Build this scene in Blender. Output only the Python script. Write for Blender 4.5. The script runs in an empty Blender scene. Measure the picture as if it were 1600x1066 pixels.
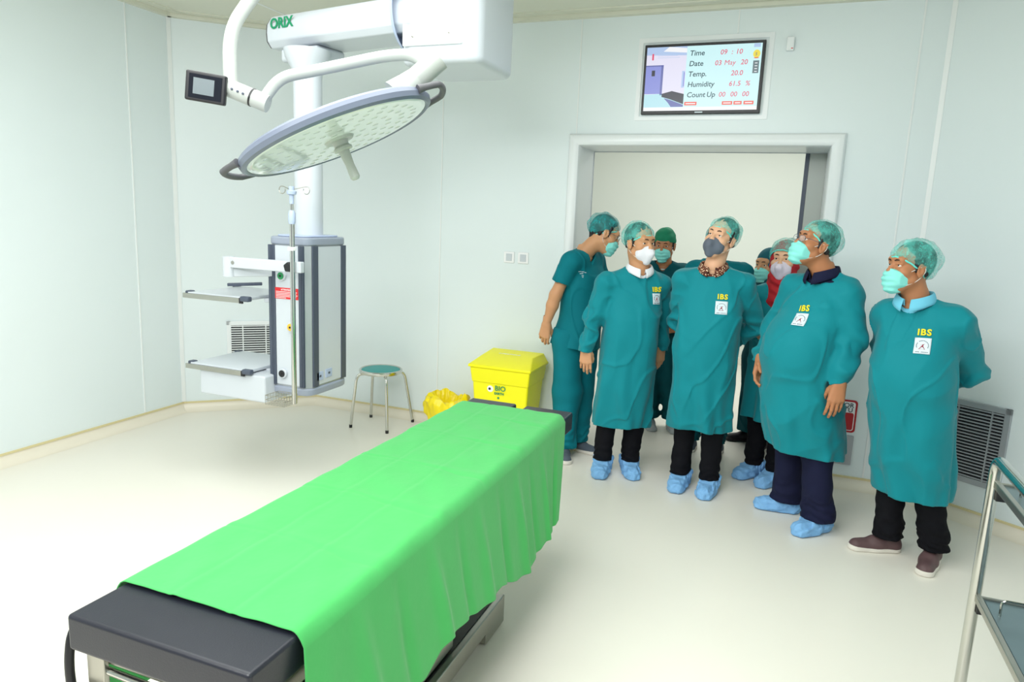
import bpy, math, random
import numpy as np
from mathutils import Vector, Matrix
from mathutils.bvhtree import BVHTree

SC = bpy.context.scene
COL = SC.collection

# ------------------------------------------------------------------ camera
cam_data = bpy.data.cameras.new('camera')
cam = bpy.data.objects.new('camera', cam_data)
COL.objects.link(cam)
cam_data.sensor_width = 36.0
cam_data.lens = 1097.93 * 36.0 / 1600.0
cam_data.clip_start = 0.05
cF = Vector((-0.35101148, 0.92007469, -0.17393533))
cR = Vector((0.93095967, 0.36285089, 0.04066102))
cU = Vector((-0.10052376, 0.1476543, 0.98391726))
cam.matrix_world = Matrix(((cR.x, cU.x, -cF.x, 0), (cR.y, cU.y, -cF.y, 0), (cR.z, cU.z, -cF.z, 1.68), (0, 0, 0, 1)))
SC.camera = cam

# ------------------------------------------------------------------ world, exposure
w = bpy.data.worlds.new('ambient_fill')  # even ambient fill added through the open side behind the camera
SC.world = w
w.use_nodes = True
bg = w.node_tree.nodes['Background']
bg.inputs[0].default_value = (0.88, 0.96, 1.0, 1)
bg.inputs[1].default_value = 0.52
SC.view_settings.view_transform = 'Standard'
SC.view_settings.look = 'None'
SC.view_settings.gamma = 1.0
SC.view_settings.use_curve_mapping = False
SC.view_settings.exposure = 0.0

def area(name, loc, rot, sx, sy, power, color=(1, 1, 1), spread=180):
    ld = bpy.data.lights.new(name, 'AREA')
    ld.shape = 'RECTANGLE'; ld.size = sx; ld.size_y = sy
    ld.energy = power; ld.color = color; ld.spread = math.radians(spread)
    o = bpy.data.objects.new(name, ld)
    o.location = loc; o.rotation_euler = [math.radians(a) for a in rot]
    COL.objects.link(o)
    return o
# clean-air ceiling panel above the table, an added fill light behind the camera, and the corridor lamp
area('ceiling_panel_light', (-1.5, 1.7, 3.02), (0, 0, 0), 2.8, 2.6, 104, (0.97, 1.0, 1.0))
area('front_fill_light', (-1.3, -0.7, 2.9), (30, 0, 0), 2.4, 0.9, 114, (0.98, 1.0, 1.0))  # unseen fill, added to brighten the view from the front
area('corridor_light', (-0.6, 7.3, 2.95), (0, 0, 0), 3.0, 1.2, 60, (0.98, 1.0, 0.98))

# ------------------------------------------------------------------ helpers: materials
def lin(c):
    return tuple(((v / 255) / 12.92 if v / 255 <= 0.04045 else ((v / 255 + 0.055) / 1.055) ** 2.4) for v in c)

def mat(name, rgb, rough=0.6, metal=0.0, spec=0.5, noise=0.0, nscale=8.0, bump=0.0, bscale=60.0, emit=None, estr=1.0, coat=0.0, alpha=1.0, sheen=0.0, stretch=None):
    m = bpy.data.materials.new(name)
    m.use_nodes = True
    nt = m.node_tree; N = nt.nodes; L = nt.links
    b = N['Principled BSDF']
    c = lin(rgb)
    b.inputs['Base Color'].default_value = (*c, 1)
    b.inputs['Roughness'].default_value = rough
    b.inputs['Metallic'].default_value = metal
    b.inputs['Specular IOR Level'].default_value = spec
    b.inputs['Coat Weight'].default_value = coat
    b.inputs['Alpha'].default_value = alpha
    b.inputs['Sheen Weight'].default_value = sheen
    tc = N.new('ShaderNodeTexCoord')
    src = tc.outputs['Object']
    if stretch:
        mp = N.new('ShaderNodeMapping'); mp.inputs['Scale'].default_value = stretch
        L.new(src, mp.inputs['Vector']); src = mp.outputs['Vector']
    nz = N.new('ShaderNodeTexNoise'); nz.inputs['Scale'].default_value = nscale; nz.inputs['Detail'].default_value = 4
    L.new(src, nz.inputs['Vector'])
    mx = N.new('ShaderNodeMix'); mx.data_type = 'RGBA'
    k = noise
    mx.inputs[6].default_value = (*[min(1, v * (1 - k)) for v in c], 1)
    mx.inputs[7].default_value = (*[min(1, v * (1 + k)) for v in c], 1)
    L.new(nz.outputs['Fac'], mx.inputs[0]); L.new(mx.outputs[2], b.inputs['Base Color'])
    if bump:
        n2 = N.new('ShaderNodeTexNoise'); n2.inputs['Scale'].default_value = bscale; n2.inputs['Detail'].default_value = 3
        L.new(src, n2.inputs['Vector'])
        bp = N.new('ShaderNodeBump'); bp.inputs['Strength'].default_value = bump; bp.inputs['Distance'].default_value = 0.01
        L.new(n2.outputs['Fac'], bp.inputs['Height']); L.new(bp.outputs['Normal'], b.inputs['Normal'])
    if emit:
        b.inputs['Emission Color'].default_value = (*lin(emit), 1)
        b.inputs['Emission Strength'].default_value = estr
    return m

M = {}
M['wall'] = mat('wall_panel', (230, 239, 241), 0.35, spec=0.3, noise=0.015, nscale=2)
M['corridor'] = mat('corridor_wall', (226, 231, 222), 0.5, noise=0.02, nscale=1.5)
M['ceil'] = mat('ceiling_panel', (222, 222, 206), 0.6, noise=0.02, nscale=2)
M['floor'] = mat('vinyl_floor', (238, 233, 222), 0.32, spec=0.35, noise=0.015, nscale=3)
M['cove'] = mat('vinyl_cove', (236, 228, 212), 0.4, noise=0.02)
M['covetrim'] = mat('cove_trim', (222, 208, 160), 0.5)
M['seam'] = mat('seam_strip', (240, 243, 243), 0.4)
M['steel_frame'] = mat('powder_white_frame', (238, 242, 244), 0.3, spec=0.5, noise=0.01)
M['white'] = mat('white_enamel', (204, 210, 217), 0.3, noise=0.01)
M['white2'] = mat('cream_enamel', (182, 187, 181), 0.3, noise=0.01)
M['greyplastic'] = mat('grey_plastic', (150, 158, 174), 0.4, noise=0.02)
M['bluegrey'] = mat('pale_blue_plastic', (178, 192, 220), 0.4, noise=0.02)
M['lamphead'] = mat('lamp_grey_shell', (112, 120, 138), 0.35, noise=0.02)
M['dark'] = mat('dark_grey_extrusion', (74, 82, 98), 0.45, noise=0.04)
M['darkgrey'] = mat('charcoal_rubber', (84, 84, 88), 0.5, noise=0.04)
M['black'] = mat('black_plastic', (24, 24, 28), 0.4, noise=0.05)
M['chrome'] = mat('chrome', (205, 205, 200), 0.14, metal=1.0, noise=0.03)
M['steel'] = mat('brushed_steel', (176, 174, 166), 0.3, metal=1.0, noise=0.08, nscale=6, bump=0.02, bscale=200)
M['alu'] = mat('aluminium', (176, 180, 186), 0.42, metal=0.55, noise=0.04)
M['pad'] = mat('black_vinyl_pad', (30, 32, 42), 0.36, spec=0.5, noise=0.12, nscale=14, bump=0.05, bscale=300)
M['drape'] = mat('green_cotton', (66, 174, 88), 0.85, noise=0.03, nscale=10, bump=0.25, bscale=14, sheen=0.15)
M['gown'] = mat('teal_gown_cloth', (0, 132, 143), 0.72, spec=0.25, noise=0.05, nscale=6, bump=0.3, bscale=9, sheen=0.1, stretch=(1, 1, .45))
M['scrub'] = mat('teal_scrub_cloth', (4, 116, 128), 0.8, spec=0.2, noise=0.06, nscale=8, bump=0.15, bscale=22)
M['scrubdark'] = mat('dark_teal_cloth', (2, 78, 86), 0.85, spec=0.2, noise=0.06, nscale=8, bump=0.15, bscale=22)
M['trousers'] = mat('black_trouser_cloth', (17, 17, 22), 0.9, spec=0.15, noise=0.1, bump=0.15, bscale=20)
M['navy'] = mat('navy_cloth', (25, 28, 56), 0.85, spec=0.2, noise=0.1, bump=0.15, bscale=20)
M['cover'] = mat('blue_nonwoven', (128, 182, 232), 0.8, noise=0.1, nscale=40, bump=0.35, bscale=60)
M['brownshoe'] = mat('brown_shoe', (92, 68, 70), 0.6, noise=0.08, bump=0.1, bscale=250)
M['sole'] = mat('white_sole', (226, 220, 210), 0.6)
M['greyshoe'] = mat('grey_shoe', (80, 90, 102), 0.8, noise=0.1)
M['clog'] = mat('pale_clog', (176, 182, 184), 0.6)
M['blackclog'] = mat('black_clog', (26, 24, 30), 0.6)
M['hair'] = mat('black_hair', (22, 20, 22), 0.6, noise=0.2, nscale=60)
M['brow'] = mat('brow_hair', (48, 34, 28), 0.8)
M['greencap'] = mat('green_cloth_cap', (16, 128, 92), 0.85, noise=0.06, bump=0.25, bscale=40)
M['maskteal'] = mat('aqua_mask', (140, 228, 220), 0.8, noise=0.03, bump=0.05, bscale=200)
M['maskwhite'] = mat('white_mask', (232, 232, 240), 0.8, noise=0.02)
M['maskgrey'] = mat('grey_mask', (98, 106, 120), 0.8, noise=0.05)
M['maskpink'] = mat('pale_lilac_mask', (226, 214, 230), 0.8, noise=0.02)
M['loop'] = mat('white_elastic', (235, 232, 226), 0.7)
M['red'] = mat('red_hijab', (178, 24, 36), 0.8, noise=0.1, bump=0.2, bscale=30)
M['tealhijab'] = mat('teal_hijab', (10, 88, 100), 0.85, noise=0.08, bump=0.2, bscale=30)
M['eyewhite'] = mat('eye_white', (224, 214, 204), 0.3)
M['iris'] = mat('dark_iris', (32, 20, 16), 0.2)
M['shirtwhite'] = mat('white_shirt', (236, 238, 244), 0.8)
M['shirtblue'] = mat('light_blue_shirt', (112, 198, 226), 0.8)
M['undershirt'] = mat('white_undershirt', (228, 230, 230), 0.8)
M['yellow'] = mat('yellow_bin_plastic', (248, 240, 0), 0.4, noise=0.02)
M['yellowbag'] = mat('yellow_bag_plastic', (246, 222, 10), 0.35, noise=0.08, bump=0.4, bscale=25)
M['tealvinyl'] = mat('teal_vinyl_seat', (60, 160, 158), 0.5, noise=0.04)
M['greenink'] = mat('green_lettering', (20, 140, 96), 0.5)
M['navyink'] = mat('dark_lettering', (30, 36, 60), 0.6)
M['yellowthread'] = mat('yellow_thread', (240, 220, 20), 0.7)
M['patch'] = mat('white_patch', (220, 232, 240), 0.7)
M['patchred'] = mat('red_thread', (150, 40, 60), 0.7)
M['redlabel'] = mat('red_label', (222, 40, 44), 0.5)
M['whitelabel'] = mat('white_label', (244, 244, 246), 0.5)
M['signred'] = mat('sign_red', (178, 24, 34), 0.4)
M['glassdark'] = mat('dark_glass', (16, 20, 30), 0.08, coat=0.5)
M['greenconn'] = mat('green_connector', (30, 140, 80), 0.4)
M['yellowconn'] = mat('amber_connector', (240, 190, 60), 0.4)
M['redthin'] = mat('red_print', (200, 60, 60), 0.5)
M['shelfgrey'] = mat('steel_shelf_top', (120, 140, 146), 0.3, metal=0.7, noise=0.04)
M['ventdark'] = mat('vent_dark_void', (36, 38, 42), 0.8)
M['ledglass'] = mat('led_window', (232, 238, 236), 0.10, spec=0.8, coat=0.6, noise=0.02)
M['ledspot'] = mat('led_lens', (206, 214, 212), 0.15, spec=0.8, coat=0.5)

def screenmat(n, rgb, s=1.0):
    m = mat(n, rgb, 0.3)
    b = m.node_tree.nodes['Principled BSDF']
    for l in list(b.inputs['Base Color'].links): m.node_tree.links.remove(l)
    b.inputs['Base Color'].default_value = (0.01, 0.01, 0.01, 1)
    b.inputs['Emission Color'].default_value = (*lin(rgb), 1); b.inputs['Emission Strength'].default_value = s
    return m
for n, c in dict(s_bg=(205, 245, 248), s_white=(244, 246, 250), s_wall=(228, 226, 246), s_door=(134, 142, 216), s_doord=(96, 104, 170), s_dark=(24, 24, 48), s_floor=(180, 226, 236), s_red=(224, 60, 100), s_btn=(232, 80, 60), s_text=(10, 60, 76), s_yel=(240, 220, 70), s_blue=(176, 200, 236), s_grey=(96, 116, 122)).items():
    M[n] = screenmat('display_' + n[2:], c, 0.95)

def skinmat(name, rgb):
    m = mat(name, rgb, 0.5, spec=0.4, noise=0.06, nscale=30, bump=0.04, bscale=250)
    b = m.node_tree.nodes['Principled BSDF']
    b.inputs['Subsurface Weight'].default_value = 0.12
    b.inputs['Subsurface Radius'].default_value = (0.02, 0.008, 0.004)
    return m
M['skin1'] = skinmat('skin_tan', (206, 152, 112))
M['skin2'] = skinmat('skin_light', (226, 176, 142))
M['skin3'] = skinmat('skin_brown', (184, 124, 86))

def capmat(name, rgb, dens):
    """thin crinkled non-woven: half see-through, denser where the cloth bunches"""
    m = bpy.data.materials.new(name); m.use_nodes = True
    nt = m.node_tree; N = nt.nodes; L = nt.links
    b = N['Principled BSDF']; b.inputs['Base Color'].default_value = (*lin(rgb), 1); b.inputs['Roughness'].default_value = 0.7
    tc = N.new('ShaderNodeTexCoord')
    mp = N.new('ShaderNodeMapping'); mp.inputs['Scale'].default_value = (1, 1, 0.8); L.new(tc.outputs['Object'], mp.inputs['Vector'])
    vn = N.new('ShaderNodeTexNoise'); vn.inputs['Scale'].default_value = 30; vn.inputs['Detail'].default_value = 1; vn.inputs['Distortion'].default_value = 1.2
    vz = N.new('ShaderNodeMath'); vz.operation = 'SUBTRACT'; vz.inputs[1].default_value = 0.5
    va = N.new('ShaderNodeMath'); va.operation = 'ABSOLUTE'
    L.new(mp.outputs['Vector'], vn.inputs['Vector']); L.new(vn.outputs['Fac'], vz.inputs[0]); L.new(vz.outputs[0], va.inputs[0])
    nz = N.new('ShaderNodeTexNoise'); nz.inputs['Scale'].default_value = 20; nz.inputs['Detail'].default_value = 5
    L.new(mp.outputs['Vector'], nz.inputs['Vector'])
    r1 = N.new('ShaderNodeMapRange'); r1.inputs[1].default_value = 0.0; r1.inputs[2].default_value = 0.035; r1.inputs[3].default_value = dens + 0.17; r1.inputs[4].default_value = dens
    L.new(va.outputs[0], r1.inputs[0])
    r2 = N.new('ShaderNodeMapRange'); r2.inputs[1].default_value = 0.35; r2.inputs[2].default_value = 0.65; r2.inputs[3].default_value = -0.14; r2.inputs[4].default_value = 0.2
    L.new(nz.outputs['Fac'], r2.inputs[0])
    ad = N.new('ShaderNodeMath'); ad.operation = 'ADD'; ad.use_clamp = True
    L.new(r1.outputs[0], ad.inputs[0]); L.new(r2.outputs[0], ad.inputs[1]); L.new(ad.outputs[0], b.inputs['Alpha'])
    return m
M['cap'] = capmat('aqua_bouffant_cap', (112, 228, 216), 0.30)
M['capdark'] = capmat('teal_bouffant_cap', (60, 186, 188), 0.36)
M['capband'] = mat('aqua_cap_band', (110, 224, 212), 0.8, bump=0.4, bscale=90)

def batik():
    m = bpy.data.materials.new('brown_batik_cloth'); m.use_nodes = True
    nt = m.node_tree; N = nt.nodes; L = nt.links; b = N['Principled BSDF']; b.inputs['Roughness'].default_value = 0.8
    tc = N.new('ShaderNodeTexCoord'); v = N.new('ShaderNodeTexVoronoi'); v.inputs['Scale'].default_value = 95
    L.new(tc.outputs['Object'], v.inputs['Vector'])
    cr = N.new('ShaderNodeValToRGB'); e = cr.color_ramp.elements
    e[0].position = 0.0; e[0].color = (*lin((238, 226, 200)), 1); e[1].position = 1.0; e[1].color = (*lin((36, 20, 18)), 1)
    x = cr.color_ramp.elements.new(0.3); x.color = (*lin((230, 205, 170)), 1)
    x = cr.color_ramp.elements.new(0.4); x.color = (*lin((120, 58, 36)), 1)
    L.new(v.outputs['Distance'], cr.inputs['Fac']); L.new(cr.outputs['Color'], b.inputs['Base Color'])
    return m
M['batik'] = batik()

def lensmat():
    m = mat('spectacle_lens', (235, 240, 245), 0.05, spec=0.8, alpha=0.14); return m
M['lens'] = lensmat()

# ------------------------------------------------------------------ helpers: meshes
class MB:
    def __init__(s):
        s.v = []; s.f = []; s.m = []; s.mi = 0
    def add(s, vs, fs):
        o = len(s.v); s.v += [tuple(p) for p in vs]
        for f in fs: s.f.append(tuple(i + o for i in f)); s.m.append(s.mi)
        return s
    def box(s, lo, hi):
        x0, y0, z0 = lo; x1, y1, z1 = hi
        return s.add([(x0,y0,z0),(x1,y0,z0),(x1,y1,z0),(x0,y1,z0),(x0,y0,z1),(x1,y0,z1),(x1,y1,z1),(x0,y1,z1)],
                     [(0,3,2,1),(4,5,6,7),(0,1,5,4),(1,2,6,5),(2,3,7,6),(3,0,4,7)])
    def bar(s, a, b, wx, wz, up=(0, 0, 1)):
        a = Vector(a); b = Vector(b); d = (b - a).normalized(); up = Vector(up)
        sd = d.cross(up).normalized(); u = sd.cross(d).normalized()
        vs = [p + sd * (i * wx / 2) + u * (j * wz / 2) for p in (a, b) for i, j in ((-1,-1),(1,-1),(1,1),(-1,1))]
        return s.add(vs, [(0,3,2,1)[::-1],(4,5,6,7)[::-1],(0,1,5,4)[::-1],(1,2,6,5)[::-1],(2,3,7,6)[::-1],(3,0,4,7)[::-1]])
    def tube(s, pts, r, n=16, closed=False, caps=True):
        pts = [Vector(p) for p in pts]; k = len(pts)
        rs = r if isinstance(r, (list, tuple)) else [r] * k
        tan = []
        for i in range(k):
            if closed: t = pts[(i + 1) % k] - pts[i - 1]
            else: t = pts[min(i + 1, k - 1)] - pts[max(i - 1, 0)]
            tan.append(t.normalized())
        ref = Vector((0, 0, 1)) if abs(tan[0].z) < 0.9 else Vector((1, 0, 0))
        u = (ref - tan[0] * ref.dot(tan[0])).normalized(); vs = []
        for i in range(k):
            u = (u - tan[i] * u.dot(tan[i])).normalized(); v = tan[i].cross(u)
            for j in range(n):
                a = 2 * math.pi * j / n
                vs.append(pts[i] + (u * math.cos(a) + v * math.sin(a)) * rs[i])
        fs = []
        for i in range(k if closed else k - 1):
            for j in range(n):
                a = i * n + j; b = i * n + (j + 1) % n; c = ((i + 1) % k) * n + (j + 1) % n; d = ((i + 1) % k) * n + j
                fs.append((a, b, c, d))
        if caps and not closed:
            fs.append(tuple(range(n))[::-1]); fs.append(tuple((k - 1) * n + j for j in range(n)))
        return s.add(vs, fs)
    def cyl(s, a, b, r, r2=None, n=28):
        return s.tube([a, b], [r, r if r2 is None else r2], n)
    def lathe(s, prof, o=(0, 0, 0), ax=(0, 0, 1), n=48):
        """profile of (radius, height) turned about ax through o"""
        o = Vector(o); ax = Vector(ax).normalized()
        u = ax.orthogonal().normalized(); v = ax.cross(u); vs = []; fs = []
        for r, h in prof:
            for j in range(n):
                a = 2 * math.pi * j / n
                vs.append(o + ax * h + (u * math.cos(a) + v * math.sin(a)) * max(r, 1e-5))
        for i in range(len(prof) - 1):
            for j in range(n):
                fs.append((i * n + j, i * n + (j + 1) % n, (i + 1) * n + (j + 1) % n, (i + 1) * n + j))
        return s.add(vs, fs)
    def prism(s, poly, z0, z1):
        n = len(poly)
        vs = [(x, y, z0) for x, y in poly] + [(x, y, z1) for x, y in poly]
        return s.add(vs, [tuple(range(n))[::-1], tuple(range(n, 2 * n))] + [(i, (i + 1) % n, n + (i + 1) % n, n + i) for i in range(n)])
    def xf(s, mtx):
        s.v = [tuple(mtx @ Vector(p)) for p in s.v]; return s
    def build(s, name, mats, parent=None, smooth=False, bevel=0.0, seg=3, origin=None, angle=35):
        mats = mats if isinstance(mats, (list, tuple)) else [mats]
        me = bpy.data.meshes.new(name)
        o = bpy.data.objects.new(name, me)
        off = Vector(origin) if origin is not None else (Vector(parent.location) if parent is not None and parent.parent is None else None)
        if parent is not None and parent.parent is not None: off = Vector(parent.parent.location)
        vs = s.v
        if off is not None: vs = [(p[0] - off.x, p[1] - off.y, p[2] - off.z) for p in s.v]
        me.from_pydata(vs, [], s.f)
        for m_ in mats: me.materials.append(m_)
        for i, p in enumerate(me.polygons): p.material_index = s.m[i]
        COL.objects.link(o)
        if origin is not None and parent is None: o.location = off
        if parent is not None: o.parent = parent
        if bevel:
            b = o.modifiers.new('bevel', 'BEVEL'); b.width = bevel; b.segments = seg; b.limit_method = 'ANGLE'; b.angle_limit = math.radians(angle)
        if smooth or bevel:
            for p in me.polygons: p.use_smooth = True
            if not (bevel and not smooth): me.set_sharp_from_angle(angle=math.radians(angle))
            if bevel:
                me.set_sharp_from_angle(angle=math.radians(80)); wn = o.modifiers.new('wn', 'WEIGHTED_NORMAL'); wn.keep_sharp = False
        return o

def mesh_np(name, v, q, material, parent=None, loc=None):
    """numpy verts + quads -> smooth object"""
    me = bpy.data.meshes.new(name)
    v = np.asarray(v, np.float32); q = np.asarray(q, np.int32)
    me.vertices.add(len(v)); me.vertices.foreach_set('co', v.ravel())
    me.loops.add(q.size); me.loops.foreach_set('vertex_index', q.ravel())
    me.polygons.add(len(q)); me.polygons.foreach_set('loop_start', np.arange(0, q.size, 4, dtype=np.int32))
    me.polygons.foreach_set('loop_total', np.full(len(q), 4, np.int32))
    me.polygons.foreach_set('use_smooth', np.ones(len(q), bool))
    me.update(calc_edges=True)
    me.materials.append(material)
    o = bpy.data.objects.new(name, me); COL.objects.link(o)
    if loc is not None: o.location = loc
    if parent is not None: o.parent = parent
    return o

def tag(o, label, cat=None, group=None, kind=None):
    if label: o['label'] = label
    if cat: o['category'] = cat
    if group: o['group'] = group
    if kind: o['kind'] = kind
    return o
def empty(name, loc, label, cat, group=None):
    o = bpy.data.objects.new(name, None); COL.objects.link(o); o.location = loc; o.empty_display_size = 0.1
    return tag(o, label, cat, group)
def struct(o): o['kind'] = 'structure'; return o

def arc(pts, r=0.04, n=6):
    """round the corners of a polyline"""
    pts = [Vector(p) for p in pts]; out = [pts[0]]
    for i in range(1, len(pts) - 1):
        a, b, c = pts[i - 1], pts[i], pts[i + 1]
        da = min(r, (a - b).length * .45); dc = min(r, (c - b).length * .45)
        p0 = b + (a - b).normalized() * da; p2 = b + (c - b).normalized() * dc
        for k in range(n + 1):
            t = k / n; out.append(p0 * (1 - t) ** 2 + b * 2 * t * (1 - t) + p2 * t * t)
    out.append(pts[-1]); return out

def text_mb(body, size, o, xdir, ydir, depth=0.001, bold=0.0, align='LEFT', shear=0.0, spacing=1.0):
    """lettering as thin solid mesh; baseline start o, running along xdir, letters upright along ydir"""
    cu = bpy.data.curves.new('txt', 'FONT'); cu.body = body; cu.size = size; cu.extrude = depth; cu.offset = bold
    cu.align_x = align; cu.resolution_u = 3; cu.shear = shear; cu.space_character = spacing
    ob = bpy.data.objects.new('txt', cu); COL.objects.link(ob)
    dg = bpy.context.evaluated_depsgraph_get(); dg.update()
    me = bpy.data.meshes.new_from_object(ob.evaluated_get(dg))
    X = Vector(xdir).normalized(); Y = Vector(ydir).normalized(); Z = X.cross(Y)
    o = Vector(o); mb = MB()
    mb.add([o + X * p.co.x + Y * p.co.y + Z * p.co.z for p in me.vertices], [tuple(f.vertices) for f in me.polygons])
    bpy.data.objects.remove(ob); bpy.data.curves.remove(cu); bpy.data.meshes.remove(me)
    return mb
def join(a, b, mi=None):
    o = len(a.v); a.v += b.v
    for f in b.f: a.f.append(tuple(i + o for i in f)); a.m.append(a.mi if mi is None else mi)
    return a
# ================================================================== THE ROOM
XL, YB, CEIL = -4.485, 4.97, 3.07
LCH = ((XL, 4.257), (-3.707, YB)); RCH = ((0.767, YB), (1.90, 4.163))
DX0, DX1, DZ, WT = -1.435, 0.195, 2.195, .36     # door opening
def wallslab(name, a, b, z0, z1, t=0.1, m=None):
    """solid wall from a to b, seen face on the right-hand side of a->b, thickness behind"""
    a = Vector((*a, 0)); b = Vector((*b, 0)); d = (b - a).normalized(); n = Vector((-d.y, d.x, 0))
    mb = MB(); p = [a, b, b + n * t, a + n * t]
    mb.prism([(q.x, q.y) for q in p], z0, z1)
    return mb
MB().prism([(XL - .1, -2.6), (2.2, -2.6), (2.2, 5.3), (3.2, 5.3), (3.2, 9.1), (-6, 9.1), (-6, 5.3), (XL - .1, 5.3)], -0.08, 0.0)
fl = MB().box((-6.2, -2.6, -0.08), (3.4, 9.1, 0.0)).build('floor', M['floor']); struct(fl)
cl = MB().box((-4.7, -2.6, CEIL), (2.3, 5.33, CEIL + .08)).build('ceiling', M['ceil']); struct(cl)
struct(wallslab('w', (XL, -2.6), (XL, 4.257), 0, CEIL).build('wall_left', M['wall']))
struct(wallslab('w', *LCH, 0, CEIL).build('wall_back_left', M['wall']))
struct(wallslab('w', *RCH, 0, CEIL).build('wall_back_right', M['wall']))
struct(wallslab('w', (1.90, 4.163), (1.90, -2.6), 0, CEIL).build('wall_right', M['wall']))
wb = MB()
wb.box((-3.707, YB, 0), (DX0, YB + WT, CEIL)); wb.box((DX1, YB, 0), (.767, YB + WT, CEIL)); wb.box((DX0, YB, DZ), (DX1, YB + WT, CEIL))
struct(wb.build('wall_back', M['wall']))
# corridor beyond the door
struct(MB().box((-6, 8.95, 0), (3.2, 9.05, 3.1)).build('wall_corridor', M['corridor']))
struct(MB().box((-6, 5.6, 3.0), (3.2, 8.95, 3.1)).build('ceiling_corridor', M['ceil']))
struct(MB().box((-6, 8.9, 0.0), (3.2, 8.95, 0.09)).build('baseboard_corridor', M['cove']))
# coved vinyl upstand with a thin yellowish edge
def cove(name, a, b):
    a = Vector((*a, 0)); b = Vector((*b, 0)); d = (b - a).normalized(); n = Vector((d.y, -d.x, 0))
    prof = [(0.0, 0.004)] + [(0.065 - 0.065 * math.sin(t), 0.001 + 0.065 - 0.065 * math.cos(t)) for t in [i * math.pi / 2 / 8 for i in range(9)]][::1]
    prof = [(0.072 - 0.069 * math.sin(i * math.pi / 16), 0.0004 + 0.0616 * (1 - math.cos(i * math.pi / 16))) for i in range(9)]
    mb = MB(); vs = []
    for p in (a, b):
        for o_, z_ in prof: vs.append(p + n * o_ + Vector((0, 0, z_)))
        vs.append(p + Vector((0, 0, .062))); vs.append(p + Vector((0, 0, .001)))
    k = len(prof) + 2
    mb.add(vs, [(i, i + 1, k + i + 1, k + i) for i in range(k - 1)])
    struct(mb.build('baseboard_' + name, M['cove'], smooth=True))
    t = MB().bar(a + Vector((0, 0, .07)) + n * .004, b + Vector((0, 0, .07)) + n * .004, .008, .014)
    struct(t.build('trim_' + name, M['covetrim']))
cove('left', (XL, -2.6), LCH[0]); cove('back_left', *LCH); cove('back_west', (-3.707, YB), (-1.53, YB))
cove('back_east', (0.27, YB), (.767, YB)); cove('back_right', *RCH)
# white corner and joint strips
def strip(i, x, y, z0, z1, wd, m='seam', dp=.004, rot=0):
    mb = MB().box((-wd / 2, -dp, z0), (wd / 2, dp, z1)).xf(Matrix.Translation((x, y, 0)) @ Matrix.Rotation(rot, 4, 'Z'))
    struct(mb.build('trim_%d' % i, M[m]))
strip(1, XL + .008, 4.253, .08, CEIL, .03, rot=math.radians(66)); strip(2, -3.705, YB - .004, .08, CEIL, .012)
strip(3, .767, YB - .005, .08, CEIL, .028, rot=math.radians(-18)); strip(4, XL + .003, 3.88, .08, CEIL, .007, rot=math.radians(90))
strip(5, -2.53, YB - .002, .08, CEIL, .008, dp=.003); strip(6, -1.472, YB - .002, 2.27, CEIL, .007, dp=.003)
strip(7, -.432, YB - .002, 2.90, CEIL, .007, dp=.003); strip(8, .617, YB - .002, .08, CEIL, .010, dp=.003)
# ceiling edge profile
def crown(i, a, b):
    a = Vector((*a, 0)); b = Vector((*b, 0)); d = (b - a).normalized(); n = Vector((d.y, -d.x, 0))
    mb = MB().bar(a + n * .02 + Vector((0, 0, CEIL - .012)), b + n * .02 + Vector((0, 0, CEIL - .012)), .05, .03)
    mb.bar(a + n * .14 + Vector((0, 0, CEIL - .003)), b + n * .14 + Vector((0, 0, CEIL - .003)), .012, .008)
    struct(mb.build('trim_%d' % i, M['ceil']))
crown(9, (XL, -2.6), LCH[0]); crown(10, *LCH); crown(11, (-3.707, YB), (.767, YB)); crown(12, *RCH)
for i, x in enumerate((-3.6, -2.4)):
    struct(MB().box((x, -2.5, CEIL - .004), (x + .012, 4.9, CEIL)).build('trim_%d' % (13 + i), M['seam']))

# ---- door: rounded casing, lining, sliding leaf parked at the right
cs = MB(); R_ = .09
def casing_prof():   # (across from opening edge outward, out from wall)
    return [(-.004, -WT), (-.004, -.01), (-.004, .02), (.003, .042), (.022, .056), (.048, .058), (.068, .047), (.080, .022), (.083, 0.0)]
pf = casing_prof(); path = [(DX0 + .0, .0, -1, 0), (DX0, DZ, -1, 1), (DX1, DZ, 1, 1), (DX1, 0.0, 1, 0)]
vs = []
for (x, z, sx, sz) in path:
    for (o_, e_) in pf: vs.append((x + sx * o_, YB - e_, z + (o_ if sz else 0)))
k = len(pf); fs = []
for i in range(3):
    for j in range(k - 1): fs.append((i * k + j, i * k + j + 1, (i + 1) * k + j + 1, (i + 1) * k + j))
cs.add(vs, fs); d_ = cs.build('door_1', M['steel_frame'], smooth=True); struct(d_)
lf = MB().box((.082, YB + WT + .012, 0.01), (1.45, YB + WT + .052, DZ + .06)).build('door_leaf', M['white2'], d_, bevel=.003)
MB().box((.056, YB + WT + .008, 0.01), (.082, YB + WT + .056, DZ + .06)).build('edge_seal', M['dark'], d_)
MB().box((DX0 - .02, YB + WT, DZ - .008), (DX1 + .02, YB + WT + .007, DZ + .02)).box((DX0 - .02, YB + WT, 0), (DX0 + .008, YB + WT + .007, DZ - .008)).build('lining_edge', M['alu'], d_)

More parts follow.
